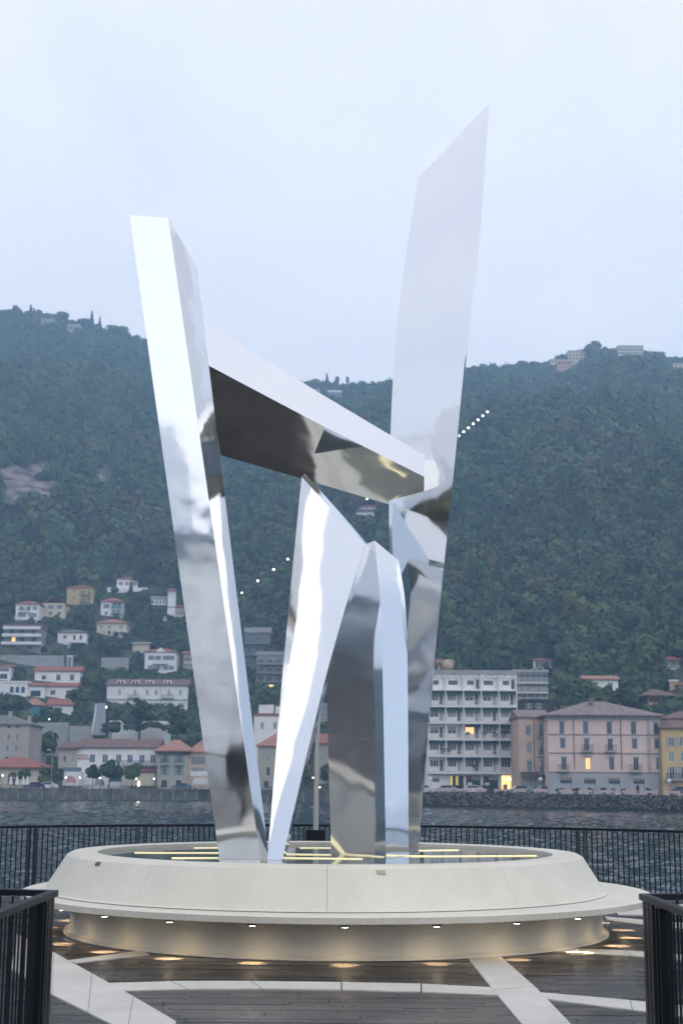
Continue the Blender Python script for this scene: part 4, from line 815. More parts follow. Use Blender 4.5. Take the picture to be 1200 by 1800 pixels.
# the wood above: one mass, instanced on points
pts = []; att = []
rs = np.random.RandomState(5)
n_try = 44000
for i in range(n_try):
    u = rs.uniform(-.36, .36); y = math.sqrt(rs.uniform(250**2, 1215**2)) if i > 9000 else rs.uniform(255, 520); x = u*y; ds = interp(u, U_S, D_S)+40
    s_ = y-ds
    if s_ < 4: continue
    z = tz(x, y)
    if y < 560 or s_ < 250:
        if s_ < 12: continue
    px, py = to_px((x, y, z))
    if rockmask(x, y, z) > rs.uniform(.12, .75): continue
    yl = 766-(px-806)*56/67
    if 798 < px < 884 and yl-1 < py < yl+27: continue
    sc = rs.uniform(3.4, 8.8)*(1 if y > 520 else .7)
    if y > 1050: sc *= .85
    if y < 600 and i % 4: sc = rs.uniform(1.2, 3.0)
    bad = False
    for (x0, x1, yt, yb, d_) in OCC:
        m_ = sc/y*F
        if px+m_ > x0 and px-m_ < x1:
            top = to_px((x, y, z+sc*1.6))[1]
            if y < d_ and top < yb-.22*(yb-yt) and py > yt: bad = True; break
            if d_ <= y < d_+12 and x0-2 < px < x1+2: bad = True; break
    if bad: continue
    pts.append((x, y, z+sc*.55)); kd = rs.choice(8, p=[.2, .19, .19, .18, .07, .04, .03, .10])
    att.append((kd, sc, rs.uniform(0, 6.28), rs.uniform(.85, 1.3)))
me = bpy.data.meshes.new('forest'); me.from_pydata(pts, [], [])
for nm, i_, ty in (('kd', 0, 'INT'), ('sc', 1, 'FLOAT'), ('rz', 2, 'FLOAT'), ('tall', 3, 'FLOAT')):
    a_ = me.attributes.new(nm, ty, 'POINT'); a_.data.foreach_set('value', [int(q[i_]) if ty == 'INT' else float(q[i_]) for q in att])
fo = link('forest', me, kind='stuff'); fo['label'] = 'dense autumn green woodland covering the steep hillside'; fo['category'] = 'woodland'
ng = bpy.data.node_groups.new('forest_scatter', 'GeometryNodeTree'); ng.interface.new_socket('Geometry', in_out='INPUT', socket_type='NodeSocketGeometry'); ng.interface.new_socket('Geometry', in_out='OUTPUT', socket_type='NodeSocketGeometry')
gi = ng.nodes.new('NodeGroupInput'); go = ng.nodes.new('NodeGroupOutput'); jn = ng.nodes.new('GeometryNodeJoinGeometry')
def named(nm, ty):
    n_ = ng.nodes.new('GeometryNodeInputNamedAttribute'); n_.data_type = ty; n_.inputs[0].default_value = nm; return n_.outputs[0]
kd_, sc_, rz_, tl_ = named('kd', 'INT'), named('sc', 'FLOAT'), named('rz', 'FLOAT'), named('tall', 'FLOAT')
cz = ng.nodes.new('ShaderNodeCombineXYZ'); ng.links.new(rz_, cz.inputs[2])
mu = ng.nodes.new('ShaderNodeMath'); mu.operation = 'MULTIPLY'; ng.links.new(sc_, mu.inputs[0]); ng.links.new(tl_, mu.inputs[1])
cs = ng.nodes.new('ShaderNodeCombineXYZ'); ng.links.new(sc_, cs.inputs[0]); ng.links.new(sc_, cs.inputs[1]); ng.links.new(mu.outputs[0], cs.inputs[2])
for k in range(8):
    if k not in FIRST: FIRST[k] = link('crown', CROWN[k], list(FIRST.values())[0].parent)
    oi = ng.nodes.new('GeometryNodeObjectInfo'); oi.inputs['Object'].default_value = FIRST[k]; oi.inputs['As Instance'].default_value = False; oi.transform_space = 'ORIGINAL'
    ip = ng.nodes.new('GeometryNodeInstanceOnPoints'); cp = ng.nodes.new('FunctionNodeCompare'); cp.data_type = 'INT'; cp.operation = 'EQUAL'
    ng.links.new(kd_, cp.inputs[2]); cp.inputs[3].default_value = k
    ng.links.new(gi.outputs[0], ip.inputs['Points']); ng.links.new(cp.outputs[0], ip.inputs['Selection']); ng.links.new(oi.outputs['Geometry'], ip.inputs['Instance'])
    ng.links.new(cz.outputs[0], ip.inputs['Rotation']); ng.links.new(cs.outputs[0], ip.inputs['Scale']); ng.links.new(ip.outputs[0], jn.inputs[0])
ng.links.new(jn.outputs[0], go.inputs[0])
md = fo.modifiers.new('scatter', 'NODES'); md.node_group = ng
print('forest points', len(pts), 'village trees', cnt)

trk = []
for i in range(24):
    px = 880-(880-800)*i/23; py = 713-(713-779)*i/23; dk = hit(px, py); p_ = at(px, py, dk); trk.append((p_.x, dk, tz(p_.x, dk)+1.2))
mb = MB()
for a, b_ in zip(trk[:-1], trk[1:]): mb.loft([[(a[0]-1.6, a[1], a[2]-3), (a[0]+1.6, a[1], a[2]-3), (a[0]+1.6, a[1], a[2]), (a[0]-1.6, a[1], a[2])], [(b_[0]-1.6, b_[1], b_[2]-3), (b_[0]+1.6, b_[1], b_[2]-3), (b_[0]+1.6, b_[1], b_[2]), (b_[0]-1.6, b_[1], b_[2])]])
structure(mb.obj('cable_railway_path', SLABG))
# lit lamps of the cable railway up the hill
for i in range(9):
    px = 873-(873-806)*i/8; py = 710+(766-710)*i/8; dk = above(px, py, 20); q = at(px, py, dk); zb = tz(q.x, q.y)
    if i == 0:
        lp = thing('hill_lamp', 'tiny lit lamp in the line climbing the wooded hillside', 'lamp', q, 0, 'lamps of the line climbing the hill')
        MB().tube((0, 0, -21), (0, 0, -.4), .12).obj('post', IRON, lp); MB().ball((0, 0, 0), .5, 8, 6).obj('globe', LAMPW, lp); base = lp
    else:
        lp = base.copy(); C.objects.link(lp); lp.location = q
        for c in base.children: e_ = c.copy(); C.objects.link(e_); e_.parent = lp
for px, py, lb in ((425, 1042, 'faint lit lamp low in the wooded gully'), (453, 1021, 'small lit lamp in the wood above the gully lamp'), (481, 1001, 'bright small lamp in the wooded gully'), (506, 983, 'small lit lamp highest in the wooded gully'), (645, 877, 'lit lamp above the lone forest house'), (139, 1078, 'white lit lamp below the yellow villa'), (187, 1243, 'white lit lamp at the top of the steep road'), (172, 1243, 'lit lamp left of the steep road top'), (87, 1264, 'bright lamp under the round stone pine'), (61, 1290, 'bright lamp right of the grey villa block'), (252, 1274, 'white light among the cedars')):
    dk = hit(px, py); dk = above(px, py, 13) if py < 1060 else dk-13; q = at(px, py, dk)
    lp = thing('street_lamp', lb, 'lamp', q, 0); MB().tube((0, 0, -14 if py < 1060 else -6), (0, 0, -.2), .07).obj('post', IRON, lp); MB().ball((0, 0, 0), .32 if dk > 500 else .24, 8, 6).obj('globe', LAMP, lp)

# ---------------------------------------------------------------- shore furniture
def car_mesh():
    mb = MB(); L_, W_, = 4.1, 1.7
    pr = [(-2.05, .3), (-2.0, .62), (-1.9, .82), (-1.35, .92), (-.75, 1.38), (.75, 1.42), (1.55, .98), (2.0, .88), (2.05, .5), (2.0, .28)]
    secs = []
    for y, k in ((-.85, .97), (-.8, 1), (.8, 1), (.85, .97)): secs.append([(x*k, y, z*(1 if abs(y) < .82 else .985)) for x, z in pr])
    mb.loft(secs); return mb
CARB = {}
def car(px, yd, colname, col, label, rz=0):
    q = at(px, 1390, yd); th = thing('parked_car', label, 'car', (q.x, yd, STREET), rz, 'cars parked along the far shore')
    pm = mat(colname, col, .3, .0, coat=.6); me_ = shared(('car', colname), lambda: car_mesh().mesh('body', pm)); link('body', me_, th)
    for s1 in (-1, 1):
        link('side_window', shared(('cw', s1), lambda: MB().poly([(-1.05, s1*.86, .93), (-.68, s1*.86, 1.3), (.7, s1*.86, 1.33), (1.3, s1*.86, .98)][::s1]).mesh('side_window', GLASS)), th)
        for x in (-1.3, 1.3):
            w_ = link('wheel', shared(('wheel',), lambda: MB().tube((0, -.1, 0), (0, .1, 0), .31, n=14).mesh('wheel', IRON)), th, (x, s1*.8, .31))
            link('rim', shared(('rim',), lambda: MB().tube((0, -.13, 0), (0, .13, 0), .19, n=10).mesh('rim', SHUTG)), w_)
        link('headlight', shared(('hl', 1), lambda: MB().box(-2.06, -1.98, -.12, .12, .58, .72).mesh('headlight', FRAMEW)), th, (0, s1*.62, 0))
for a in ((742, 250, 'white_paint', (.6, .6, .6), 'white car nearest the polished blade on the far quay'), (783, 251, 'silver_paint', (.4, .41, .42), 'silver hatchback parked under the gold shop window'), (829, 251, 'white_paint', (.6, .6, .6), 'white car parked before the red and white shopfront'),
          (856, 252, 'black_paint', (.02, .02, .025), 'black car beside the purple shop panel'), (914, 247, 'grey_paint', (.25, .26, .27), 'grey hatchback right of the lit golden shop'), (957, 246, 'silver_paint', (.4, .41, .42), 'silver car before the peach building shopfront'),
          (1195, 232, 'blue_paint', (.03, .07, .11), 'dark teal car before the yellow townhouse'), (63, 290, 'violet_paint', (.05, .04, .09), 'dark violet car on the left quay near the boathouse'), (84, 290, 'white_paint', (.6, .6, .6), 'white van like car beside the tall lamp post'), (320, 297, 'teal_paint', (.04, .1, .15), 'dark blue car before the corner house')):
    car(*a)
for px, d_, lb in ((90, 289, 'tall curved street lamp on the left quay'),):
    q = at(px, 1388, d_); th = thing('street_lamp', lb, 'lamp', (q.x, d_, STREET)); mb = MB()
    hh = at(px, 1318, d_).z-STREET
    mb.tube((0, 0, 0), (0, 0, hh*.8), .09, .07).tube((0, 0, hh*.8), (-.15, 0, hh*.93), .07, .06).tube((-.15, 0, hh*.93), (-.6, 0, hh), .06, .05); mb.obj('post', SLABG, th); MB().box(-1.1, -.5, -.15, .15, hh-.05, hh+.1).obj('lamp_head', SLAB, th)
for px, py, d_, lb in ((949, 1370, 236, 'street lamp with pale globe before the peach building'), (1175, 1373, 226, 'street lamp with pale globe right of the palazzo'), (756, 1369, 250, 'street lamp with pale globe left of the gold shop window'), (303, 1345, 290, 'thin pale flag mast before the corner house'),):
    q = at(px, py, d_); th = thing('street_lamp', lb, 'lamp', (q.x, d_, STREET)); MB().tube((0, 0, 0), (0, 0, q.z-STREET), .06).obj('post', SHUTG, th); MB().ball((0, 0, q.z-STREET), .33 if px > 400 else .08, 10, 8).obj('globe', FRAMEW, th)
for px, py, d_, lb in ((116, 1367, 297, 'warm lamp left on the hotel terrace'), (141, 1367, 297, 'bright warm lamp beneath the hotel sign'), (176, 1368, 297, 'warm lamp over the dark parked things before the hotel'), (224, 1366, 296, 'warm lamp right of the green canopy'), (240, 1369, 296, 'small lamp at the left of the veranda'), (271, 1369, 296, 'small lamp at the right of the veranda'), (5, 1363, 292, 'warm wall lamp left of the arched doorway'), (550, 1367, 296, 'bright lamp left of the pale flagpole foot'), (562, 1384, 294, 'low lamp right of the pale flagpole')):
    q = at(px, py, d_); th = thing('terrace_lamp', lb, 'lamp', (q.x, d_, STREET)); MB().tube((0, 0, 0), (0, 0, q.z-STREET), .04).obj('post', IRON, th); MB().ball((0, 0, q.z-STREET), .15, 8, 6).obj('globe', LAMPW, th)
q = at(244, 1378, 293); th = thing('lit_totem', 'glowing white oval sign standing on the quay before the veranda', 'sign', (q.x, 293, STREET)); MB().ball((0, 0, 1.2), .5, 12, 8, .5, .2, 1.1).obj('lit_panel', LAMPW, th); MB().tube((0, 0, 0), (0, 0, .7), .05).obj('post', IRON, th)
# folded parasols, hedges, quay rail left
for px in (19, 30, 41, 48):
    q = at(px, 1384, 289); th = thing('folded_parasol', 'folded white parasol before the arched doorway', 'parasol', (q.x, 289, STREET), 0, 'folded white parasols by the boathouse'); MB().tube((0, 0, .9), (0, 0, 2.6), .42, .08, 10).obj('cloth', FRAMEW, th); MB().tube((0, 0, 0), (0, 0, .9), .04).obj('pole', SHUTG, th)
def hedge(u0, u1, off, h_, label):
    xm, ym = shore((u0+u1)/2, off); v = []; f = []; rs2 = np.random.RandomState(int(u0*1000) % 97)
    n_ = int((u1-u0)*280*22)
    for i in range(n_):
        u = rs2.uniform(u0, u1); x, y = shore(u, off+rs2.uniform(-.5, .5)); c = np.array([x-xm, y-ym, rs2.uniform(.1, h_)]); k = len(v)
        for j in range(4): v.append(tuple(c+rs2.uniform(-.16, .16, 3)))
        f.append((k, k+1, k+2, k+3))
    me_ = bpy.data.meshes.new('hedge'); me_.from_pydata(v, [], f); me_.materials.append(LMC); link('hedge', me_, None, (xm, ym, STREET), label=label, category='hedge')
hedge(-.245, -.2, 4, .95, 'low dark hedge on the quay before the boathouse'); hedge(-.18, -.09, 4, .85, 'long low dark hedge on the quay before the hotel'); hedge(-.06, .0, 4, .9, 'dark green hedge on the quay between the blades')
for i, (px, nm) in enumerate(((983, 'first'), (1012, 's'), (1038, ''), (1060, ''), (1076, ''), (1095, ''), (1140, ''))):
    q = at(px, 1392, 236); th = thing('potted_bush', 'dark potted bush at the foot of the pink palazzo', 'plant', (q.x, 236, STREET), 0, 'potted bushes before the pink palazzo')
    c = link('foliage', CROWN[i % 4], th, (0, 0, .75)); c.scale = (.9 if i < 2 else .55, .5, .45); MB().tube((0, 0, 0), (0, 0, .45), .3, .35).obj('pot', SHUTBR, th)
# balcony plants on the apartment block
apt = [o for o in C.objects if o.name == 'apartment_block'][0]
for k, i, dx in LEAF_POTS:
    p_ = Vector(apt.location)+Vector((bays[i]+dx, -.95, fl*k+.12)); th = thing('balcony_plant', 'leafy plant on a balcony of the white apartment block', 'plant', p_, 0, 'plants on the apartment balconies')
    c = link('foliage', CROWN[(k+i) % 4], th, (0, 0, .95)); c.scale = (.6, .35, .55); MB().tube((0, 0, 0), (0, 0, .4), .16, .2).obj('pot', SHUTBR, th)
# red and white barrier planks along the right quay
RW = [mat('barrier_white', (.6, .6, .6), .6), mat('barrier_red', (.38, .09, .09), .6)]
for px in (737, 775, 812, 838, 872, 905, 940, 982, 1016, 1053, 1090, 1127, 1164, 1201):
    u = (px-600)/F*1.02; x, y = shore(u, .3); th = thing('barrier_plank', 'red and white striped barrier plank along the stone quay edge', 'barrier', (x, y, STREET+.22), 0, 'striped barrier planks on the quay')
    mb = MB()
    for j in range(12): mb.box(-1.0+j*.17, -.83+j*.17, -.03, .03, .28, .62, j % 2)
    mb.obj('plank', RW, th)
    for s1 in (-.8, .8): MB().box(s1-.04, s1+.04, .032, .09, 0, .6).obj('leg', FRAMEW, th)
# people on the quay
def person(px, d_, label, top, bot, umb=None):
    q = at(px, 1388, d_); th = thing('person', label, 'person', (q.x, d_, STREET)); h = 1.72
    bm = bmesh.new(); pts_ = [(0, 0, .92), (0, 0, 1.15), (0, 0, 1.4), (0, 0, 1.5), (0, 0, 1.62), (-.1, 0, .88), (-.12, .06, .5), (-.12, .0, .08), (-.13, -.12, .03), (.1, 0, .88), (.13, -.08, .5), (.13, -.1, .08), (.14, -.22, .03), (-.2, 0, 1.4), (-.27, 0, 1.12), (-.24, -.12, .9), (.2, 0, 1.4), (.27, 0, 1.12), (.24, -.15, .95)]
    ed = [(0, 1), (1, 2), (2, 3), (3, 4), (0, 5), (5, 6), (6, 7), (7, 8), (0, 9), (9, 10), (10, 11), (11, 12), (2, 13), (13, 14), (14, 15), (2, 16), (16, 17), (17, 18)]
    rad = [.15, .14, .16, .055, .105, .1, .07, .05, .05, .1, .07, .05, .05, .07, .05, .035, .07, .05, .035]
    me_ = bpy.data.meshes.new('body'); me_.from_pydata(pts_, ed, []); o = link('body', me_, th); me_.materials.append(top)
    md_ = o.modifiers.new('skin', 'SKIN')
    for i, r_ in enumerate(rad): me_.skin_vertices[0].data[i].radius = (r_, r_)
    me_.skin_vertices[0].data[0].use_root = True
    o.modifiers.new('sub', 'SUBSURF').levels = 1; o.modifiers['sub'].render_levels = 1
    if umb: 
        MB().tube((.2, -.1, 1.0), (.1, -.1, 2.0), .015).obj('umbrella_handle', IRON, th)
        secs = [[(.1+r_*math.cos(2*PI*j/8), -.1+r_*math.sin(2*PI*j/8), z_) for j in range(8)] for r_, z_ in ((.62, 1.78), (.45, 1.93), (.03, 2.05))]
        MB().loft(secs).obj('umbrella', umb, th)
DK = mat('dark_clothes', (.02, .022, .03), .9); RD = mat('red_clothes', (.35, .06, .04), .9)
person(812, 249, 'person in dark clothes beside the white car', DK, DK); person(889, 250, 'person before the lit golden shop', mat('plum_clothes', (.10, .05, .09), .9), DK); person(1120, 234, 'person under a dark umbrella before the palazzo', DK, DK, DK)
person(886, 247, 'person in a red coat before the lit shop', RD, DK)

# ---------------------------------------------------------------- terrace, base and sculpture
TC = Vector((0, 16.8, 0)); TR_ = 7.85
STONE = mat('travertine', (.68, .635, .535), .55, var=.12, scale=.8, bump=.2, bscale=25, detail=10, dirt=(.585, .545, .46))
BAND = mat('pale_paving', (.58, .545, .475), .5, var=.16, scale=1.6, bump=.2, bscale=20, detail=9)
th_t = MB(); ps = [(TC.x+TR_*math.cos(2*PI*i/96), TC.y+TR_*math.sin(2*PI*i/96)) for i in range(96)]
th_t.loft([[(x, y, WATER-1) for x, y in ps], [(x, y, -.03) for x, y in ps]])
terrace = structure(th_t.obj('terrace_ground', SLABG))
structure(MB().box(-2.1, 2.15, -60, 9.6, WATER-1, -.034).obj('pier_ground', SLABG))
# dark planks
m = bpy.data.materials.new('wet_dark_planks'); m.use_nodes = True; t = m.node_tree; b = t.nodes['Principled BSDF']; b.inputs['Roughness'].default_value = .3; b.inputs['Specular IOR Level'].default_value = .36
ca = t.nodes.new('ShaderNodeAttribute'); ca.attribute_name = 'tone'; tcn = t.nodes.new('ShaderNodeTexCoord'); mpn = t.nodes.new('ShaderNodeMapping'); mpn.inputs['Scale'].default_value = (1.2, 14, 1); t.links.new(tcn.outputs['Object'], mpn.inputs[0])
n1 = t.nodes.new('ShaderNodeTexNoise'); n1.inputs['Scale'].default_value = 3; n1.inputs['Detail'].default_value = 8; t.links.new(mpn.outputs[0], n1.inputs[0])
sm = t.nodes.new('ShaderNodeMath'); sm.operation = 'MULTIPLY_ADD'; sm.inputs[1].default_value = .5; t.links.new(n1.outputs[0], sm.inputs[0]); t.links.new(ca.outputs['Fac'], sm.inputs[2])
r1 = t.nodes.new('ShaderNodeValToRGB'); r1.color_ramp.elements[0].position = .25; r1.color_ramp.elements[0].color = (.012, .009, .008, 1); r1.color_ramp.elements[1].position = 1.0; r1.color_ramp.elements[1].color = (.075, .062, .055, 1); t.links.new(sm.outputs[0], r1.inputs[0]); t.links.new(r1.outputs[0], b.inputs['Base Color'])
n3 = t.nodes.new('ShaderNodeTexNoise'); n3.inputs['Scale'].default_value = 1.1; n3.inputs['Detail'].default_value = 5; t.links.new(tcn.outputs['Object'], n3.inputs[0])
mr = t.nodes.new('ShaderNodeMapRange'); mr.inputs['From Min'].default_value = .35; mr.inputs['From Max'].default_value = .65; mr.inputs['To Min'].default_value = .16; mr.inputs['To Max'].default_value = .42; t.links.new(n3.outputs[0], mr.inputs[0]); t.links.new(mr.outputs[0], b.inputs['Roughness'])
bp = t.nodes.new('ShaderNodeBump'); bp.inputs['Strength'].default_value = .35; bp.inputs['Distance'].default_value = .01; t.links.new(n1.outputs[0], bp.inputs['Height']); t.links.new(bp.outputs[0], b.inputs['Normal'])
PLANK = m
mb = MB(); tones = []
pw = .145; y = -3.0
while y < 24.6:
    if y < 9.3: hw0, hw1 = -2.05, 2.1
    else:
        q = TR_**2-(y+pw/2-TC.y)**2
        if q <= .5: y += pw; continue
        hw1 = math.sqrt(q)-.1; hw0 = -hw1
    x = hw0-rnd.uniform(0, 1.2)
    while x < hw1:
        ln = rnd.uniform(1.0, 1.9); a, b_ = max(x, hw0), min(x+ln-.006, hw1)
        if b_-a > .1:
            dz = rnd.uniform(-.0025, .0025)
            mb.box(a, b_, y+.003, y+pw-.003, -.028, dz); tones += [rnd.uniform(0, .5)]*8
        x += ln
    y += pw
pl = mb.obj('plank', PLANK, terrace, kind='stuff'); a_ = pl.data.attributes.new('tone', 'FLOAT', 'POINT'); a_.data.foreach_set('value', tones)
# pale bands: polylines of (left edge, right edge) on the ground, cut in slabs
def band(Lp, Rp, n=6, z=.012):
    Lp = [on_z(*p) for p in Lp]; Rp = [on_z(*p) for p in Rp]
    def ev(P_, t_):
        k = t_*(len(P_)-1); i = min(int(k), len(P_)-2); f_ = k-i; return P_[i]*(1-f_)+P_[i+1]*f_
    for i in range(n):
        a, b_ = i/n+.002, (i+1)/n-.002
        q = [ev(Lp, a), ev(Rp, a), ev(Rp, b_), ev(Lp, b_)]
        mbx = MB().loft([[(p.x, p.y, -.025) for p in q], [(p.x, p.y, z+rnd.uniform(-.001, .001)) for p in q]])
        o = mbx.obj('paving_slab', BAND, terrace)
band([(92, 1750), (190, 1800), (300, 1853)], [(95, 1676), (202, 1735), (310, 1798)], 3)
band([(20, 1705), (92, 1750)], [(30, 1643), (95, 1676)], 1)
band([(817, 1680), (866, 1742), (917, 1803), (960, 1860)], [(872, 1677), (940, 1737), (1000, 1800), (1045, 1850)], 3, .013)
band([(184, 1730), (300, 1726.5), (440, 1726), (600, 1728), (740, 1731), (862, 1737)], [(217, 1743), (330, 1740), (460, 1739), (600, 1741), (740, 1745), (880, 1751)], 5, .010)
band([(945, 1746), (1050, 1755), (1165, 1765), (1300, 1780)], [(960, 1758), (1060, 1770), (1163, 1784), (1300, 1803)], 2, .010)
band([(118, 1690), (250, 1672)], [(134, 1694), (262, 1679)], 1, .010)
band([(940, 1666), (1040, 1668), (1160, 1676), (1300, 1686)], [(960, 1673), (1060, 1677), (1160, 1686), (1300, 1698)], 2, .010)
band([(1062, 1612), (1110, 1616), (1165, 1621), (1250, 1628)], [(1066, 1618), (1110, 1624), (1165, 1631), (1250, 1640)], 2, .010)
band([(1085, 1603), (1165, 1594), (1260, 1584)], [(1085, 1609), (1165, 1610), (1260, 1604)], 2, .011)

# stone base
BC = Vector((-.03, 18.0, 0))
base = thing('sculpture_base', 'round stepped pale stone plinth with bench ledge under the steel sculpture', 'plinth', BC)
def ring_part(name, prof, n, m, par, c=(0, 0), gap=.001, sub=8, z=0, ph=0):
    for k in range(n):
        a0 = 2*PI*k/n+ph; a1 = 2*PI*(k+1)/n+ph; rr = prof[0][0]; g = gap/rr
        secs = []
        for j in range(sub+1):
            a = a0+g+(a1-a0-2*g)*j/sub; secs.append([(c[0]+r_*math.cos(a), c[1]+r_*math.sin(a), z_+z) for r_, z_ in prof])
        o = MB().loft(secs).obj(name, m, par); bevel(o, .0015, 1)
ring_part('plinth_block', [(3.22, .0), (3.27, .005), (3.27, .03), (3.23, .04), (3.20, .06), (3.2, .365), (2.6, .365), (2.6, .0)], 12, STONE, base, ph=.21)
ring_part('bench_slab', [(2.5, .37), (3.5, .37), (3.78, .405), (3.79, .47), (3.76, .482), (2.5, .485)], 12, STONE, base, ph=.12)
ring_part('rim_block', [(2.6, .49), (3.40, .49), (3.36, .51), (3.12, .89), (3.06, .925), (2.76, .92), (2.755, .84), (2.6, .8)], 10, STONE, base, (-.14, -.05), ph=.33)
# wet mirror basin
m = mat('dark_wet_glass', (.17, .175, .14), .04, var=.2, scale=.6, spec=.8)
t = m.node_tree; n_ = t.nodes.new('ShaderNodeTexNoise'); n_.inputs['Scale'].default_value = 3; c_ = t.nodes.new('ShaderNodeTexCoord'); t.links.new(c_.outputs['Object'], n_.inputs[0]); bp = t.nodes.new('ShaderNodeBump'); bp.inputs['Strength'].default_value = .03; bp.inputs['Distance'].default_value = .02; t.links.new(n_.outputs[0], bp.inputs['Height']); t.links.new(bp.outputs[0], t.nodes['Principled BSDF'].inputs['Normal'])
mb = MB(); ps = [(-.14+2.75*math.cos(2*PI*i/96), -.05+2.75*math.sin(2*PI*i/96)) for i in range(96)]; mb.loft([[(x, y, .7) for x, y in ps], [(x, y, .88) for x, y in ps]]); mb.obj('basin_glass', m, base)
LED = mat('warm_strip_light', (.9, .8, .4), .4, emit=(1, .88, .55), estr=.6)
for (xa, ya, xb, yb_) in ((-2.5, .1, -.9, .25), (-1.9, -1.1, -1.0, -.9), (-1.9, 1.5, -.9, 1.9), (-.75, -.9, .3, -1.0), (-.7, .0, 1.1, -.3), (.55, .9, 1.6, 1.4), (.9, -.35, 2.45, .0), (-.5, 1.7, .5, 1.8)):
    d_ = Vector((xb-xa, yb_-ya, 0)).normalized(); nn = Vector((-d_.y, d_.x, 0))*.04; a, b_ = Vector((xa, ya, 0)), Vector((xb, yb_, 0)); q = [a-nn, b_-nn, b_+nn, a+nn]
    MB().loft([[(p.x, p.y, .881) for p in q], [(p.x, p.y, .889) for p in q]]).obj('light_strip', LED, base)
for px, py, mm_ in ((166, 1519, mat('bronze_plate', (.10, .08, .05), .5)), (668, 1533, mat('tan_plate', (.42, .36, .25), .5))):
    a = math.atan2(on_z(px, py, .86).y-BC.y+.05, on_z(px, py, .86).x-BC.x+.14)
    o = MB().box(-.045, .045, -.004, .006, -.022, .022).obj('small_plate', mm_, base, (-.14+3.145*math.cos(a), -.05+3.145*math.sin(a), .862)); o.rotation_euler = (-R(32), 0, a+PI/2)
# downlights under the bench
lg = 'small round downlights under the stone bench'
dl = None
for k in range(24):
    a = -PI/2+R(15)*k+R(1.5); p_ = BC+Vector((3.52*math.cos(a), 3.52*math.sin(a), .366))
    th = thing('downlight', 'small lit downlight set in the underside of the stone bench', 'light', p_, 0, lg)
    link('lens', shared('lens', lambda: MB().tube((0, 0, -.012), (0, 0, -.002), .032, n=12).mesh('lens', mat('lens_glow', (1, .95, .85), .4, emit=(1, .88, .68), estr=14))), th)
    link('bezel', shared('bezel', lambda: MB().tube((0, 0, -.008), (0, 0, .002), .05, n=14).mesh('bezel', SHUTG)), th)
    if k == 0:
        sd = bpy.data.lights.new('downlight_beam', 'SPOT'); sd.energy = 150; sd.color = (1, .74, .42); sd.spot_size = R(52); sd.spot_blend = .6
        sp2 = bpy.data.lights.new('downlight_spill', 'SPOT'); sp2.energy = 3.2; sp2.color = (1, .74, .40); sp2.spot_size = R(160); sp2.spot_blend = 1; sp2.shadow_soft_size = .03; sd.shadow_soft_size = .02
    lo = bpy.data.objects.new('downlight_beam', sd); C.objects.link(lo); lo.parent = th; lo.location = (0, 0, -.03)
    lo = bpy.data.objects.new('downlight_spill', sp2); C.objects.link(lo); lo.parent = th; lo.location = (0, 0, -.03)

# abstract sculpture: leaning polished steel blades and one slanting cross beam
sc_o = thing('steel_sculpture', 'tall abstract sculpture of leaning mirror polished steel blades on the round plinth', 'sculpture', (0, 18, .882))
O = Vector((0, 18, .882))
def sec(pts_): return [tuple(at(*p)-O) for p in pts_]
def blade(name, secs, bev=.012, sub=1):
    if sub > 1:     # smooth the run of sections
        ns = []
        for i in range(len(secs)-1):
            p0 = secs[max(0, i-1)]; p1 = secs[i]; p2 = secs[i+1]; p3 = secs[min(len(secs)-1, i+2)]
            for j in range(sub):
                t_ = j/sub; ns.append([tuple(.5*((2*b_)+(-a+c)*t_+(2*a-5*b_+4*c-d_)*t_*t_+(-a+3*b_-3*c+d_)*t_**3) for a, b_, c, d_ in zip(*q)) for q in zip(p0, p1, p2, p3)])
        ns.append(secs[-1]); secs = ns
    o = MB().loft(secs).obj(name, STEEL, sc_o)
    bm = bmesh.new(); bm.from_mesh(o.data); bmesh.ops.recalc_face_normals(bm, faces=bm.faces)
    for e in bm.edges: e.smooth = len(e.link_faces) == 2 and e.calc_face_angle(0) < R(22)
    for f_ in bm.faces: f_.smooth = True
    bm.to_mesh(o.data); bm.free()
    return o
def foot(px, y): p = on_z(px, 1500, .882); r_ = ray(px, 1500); return None
def fz_(px, y, z=.882):      # section point given by pixel column and depth, at height z
    r_ = ray(px, 1500); lo, hi_ = 100., 1700.
    for _ in range(40):
        mid = (lo+hi_)/2
        if at(px, mid, y).z > z: lo = mid
        else: hi_ = mid
    return (px, (lo+hi_)/2, y)
# left pylon: straight, four sided, wider at the top
blade('pylon', [sec([fz_(386, 16.7), fz_(458, 16.7), fz_(473, 16.95), fz_(400, 17.8)]), sec([(228, 378, 16.05), (296, 383, 16.05), (346, 470, 16.75), (262, 440, 17.8)])])
# right blade: gently curving, slanted top
blade('tall_blade', [sec([fz_(690, 18.6), fz_(735, 18.4), fz_(737, 18.9), fz_(695, 19.2)]),
    sec([(687, 1280, 18.5), (752, 1280, 18.2), (754, 1270, 18.8), (690, 1270, 19.2)]), sec([(684, 1060, 18.5), (773, 1060, 18.0), (776, 1050, 18.8), (690, 1050, 19.3)]),
    sec([(684, 840, 18.6), (796, 840, 17.9), (799, 832, 18.9), (692, 832, 19.5)]), sec([(692, 640, 18.9), (820, 600, 18.0), (823, 595, 19.0), (698, 632, 19.7)]),
    sec([(710, 470, 19.3), (843, 400, 18.3), (846, 396, 19.2), (716, 462, 20)]), sec([(735, 312, 19.8), (858, 184, 18.8), (860, 180, 19.3), (739, 308, 20.4)])], sub=6)
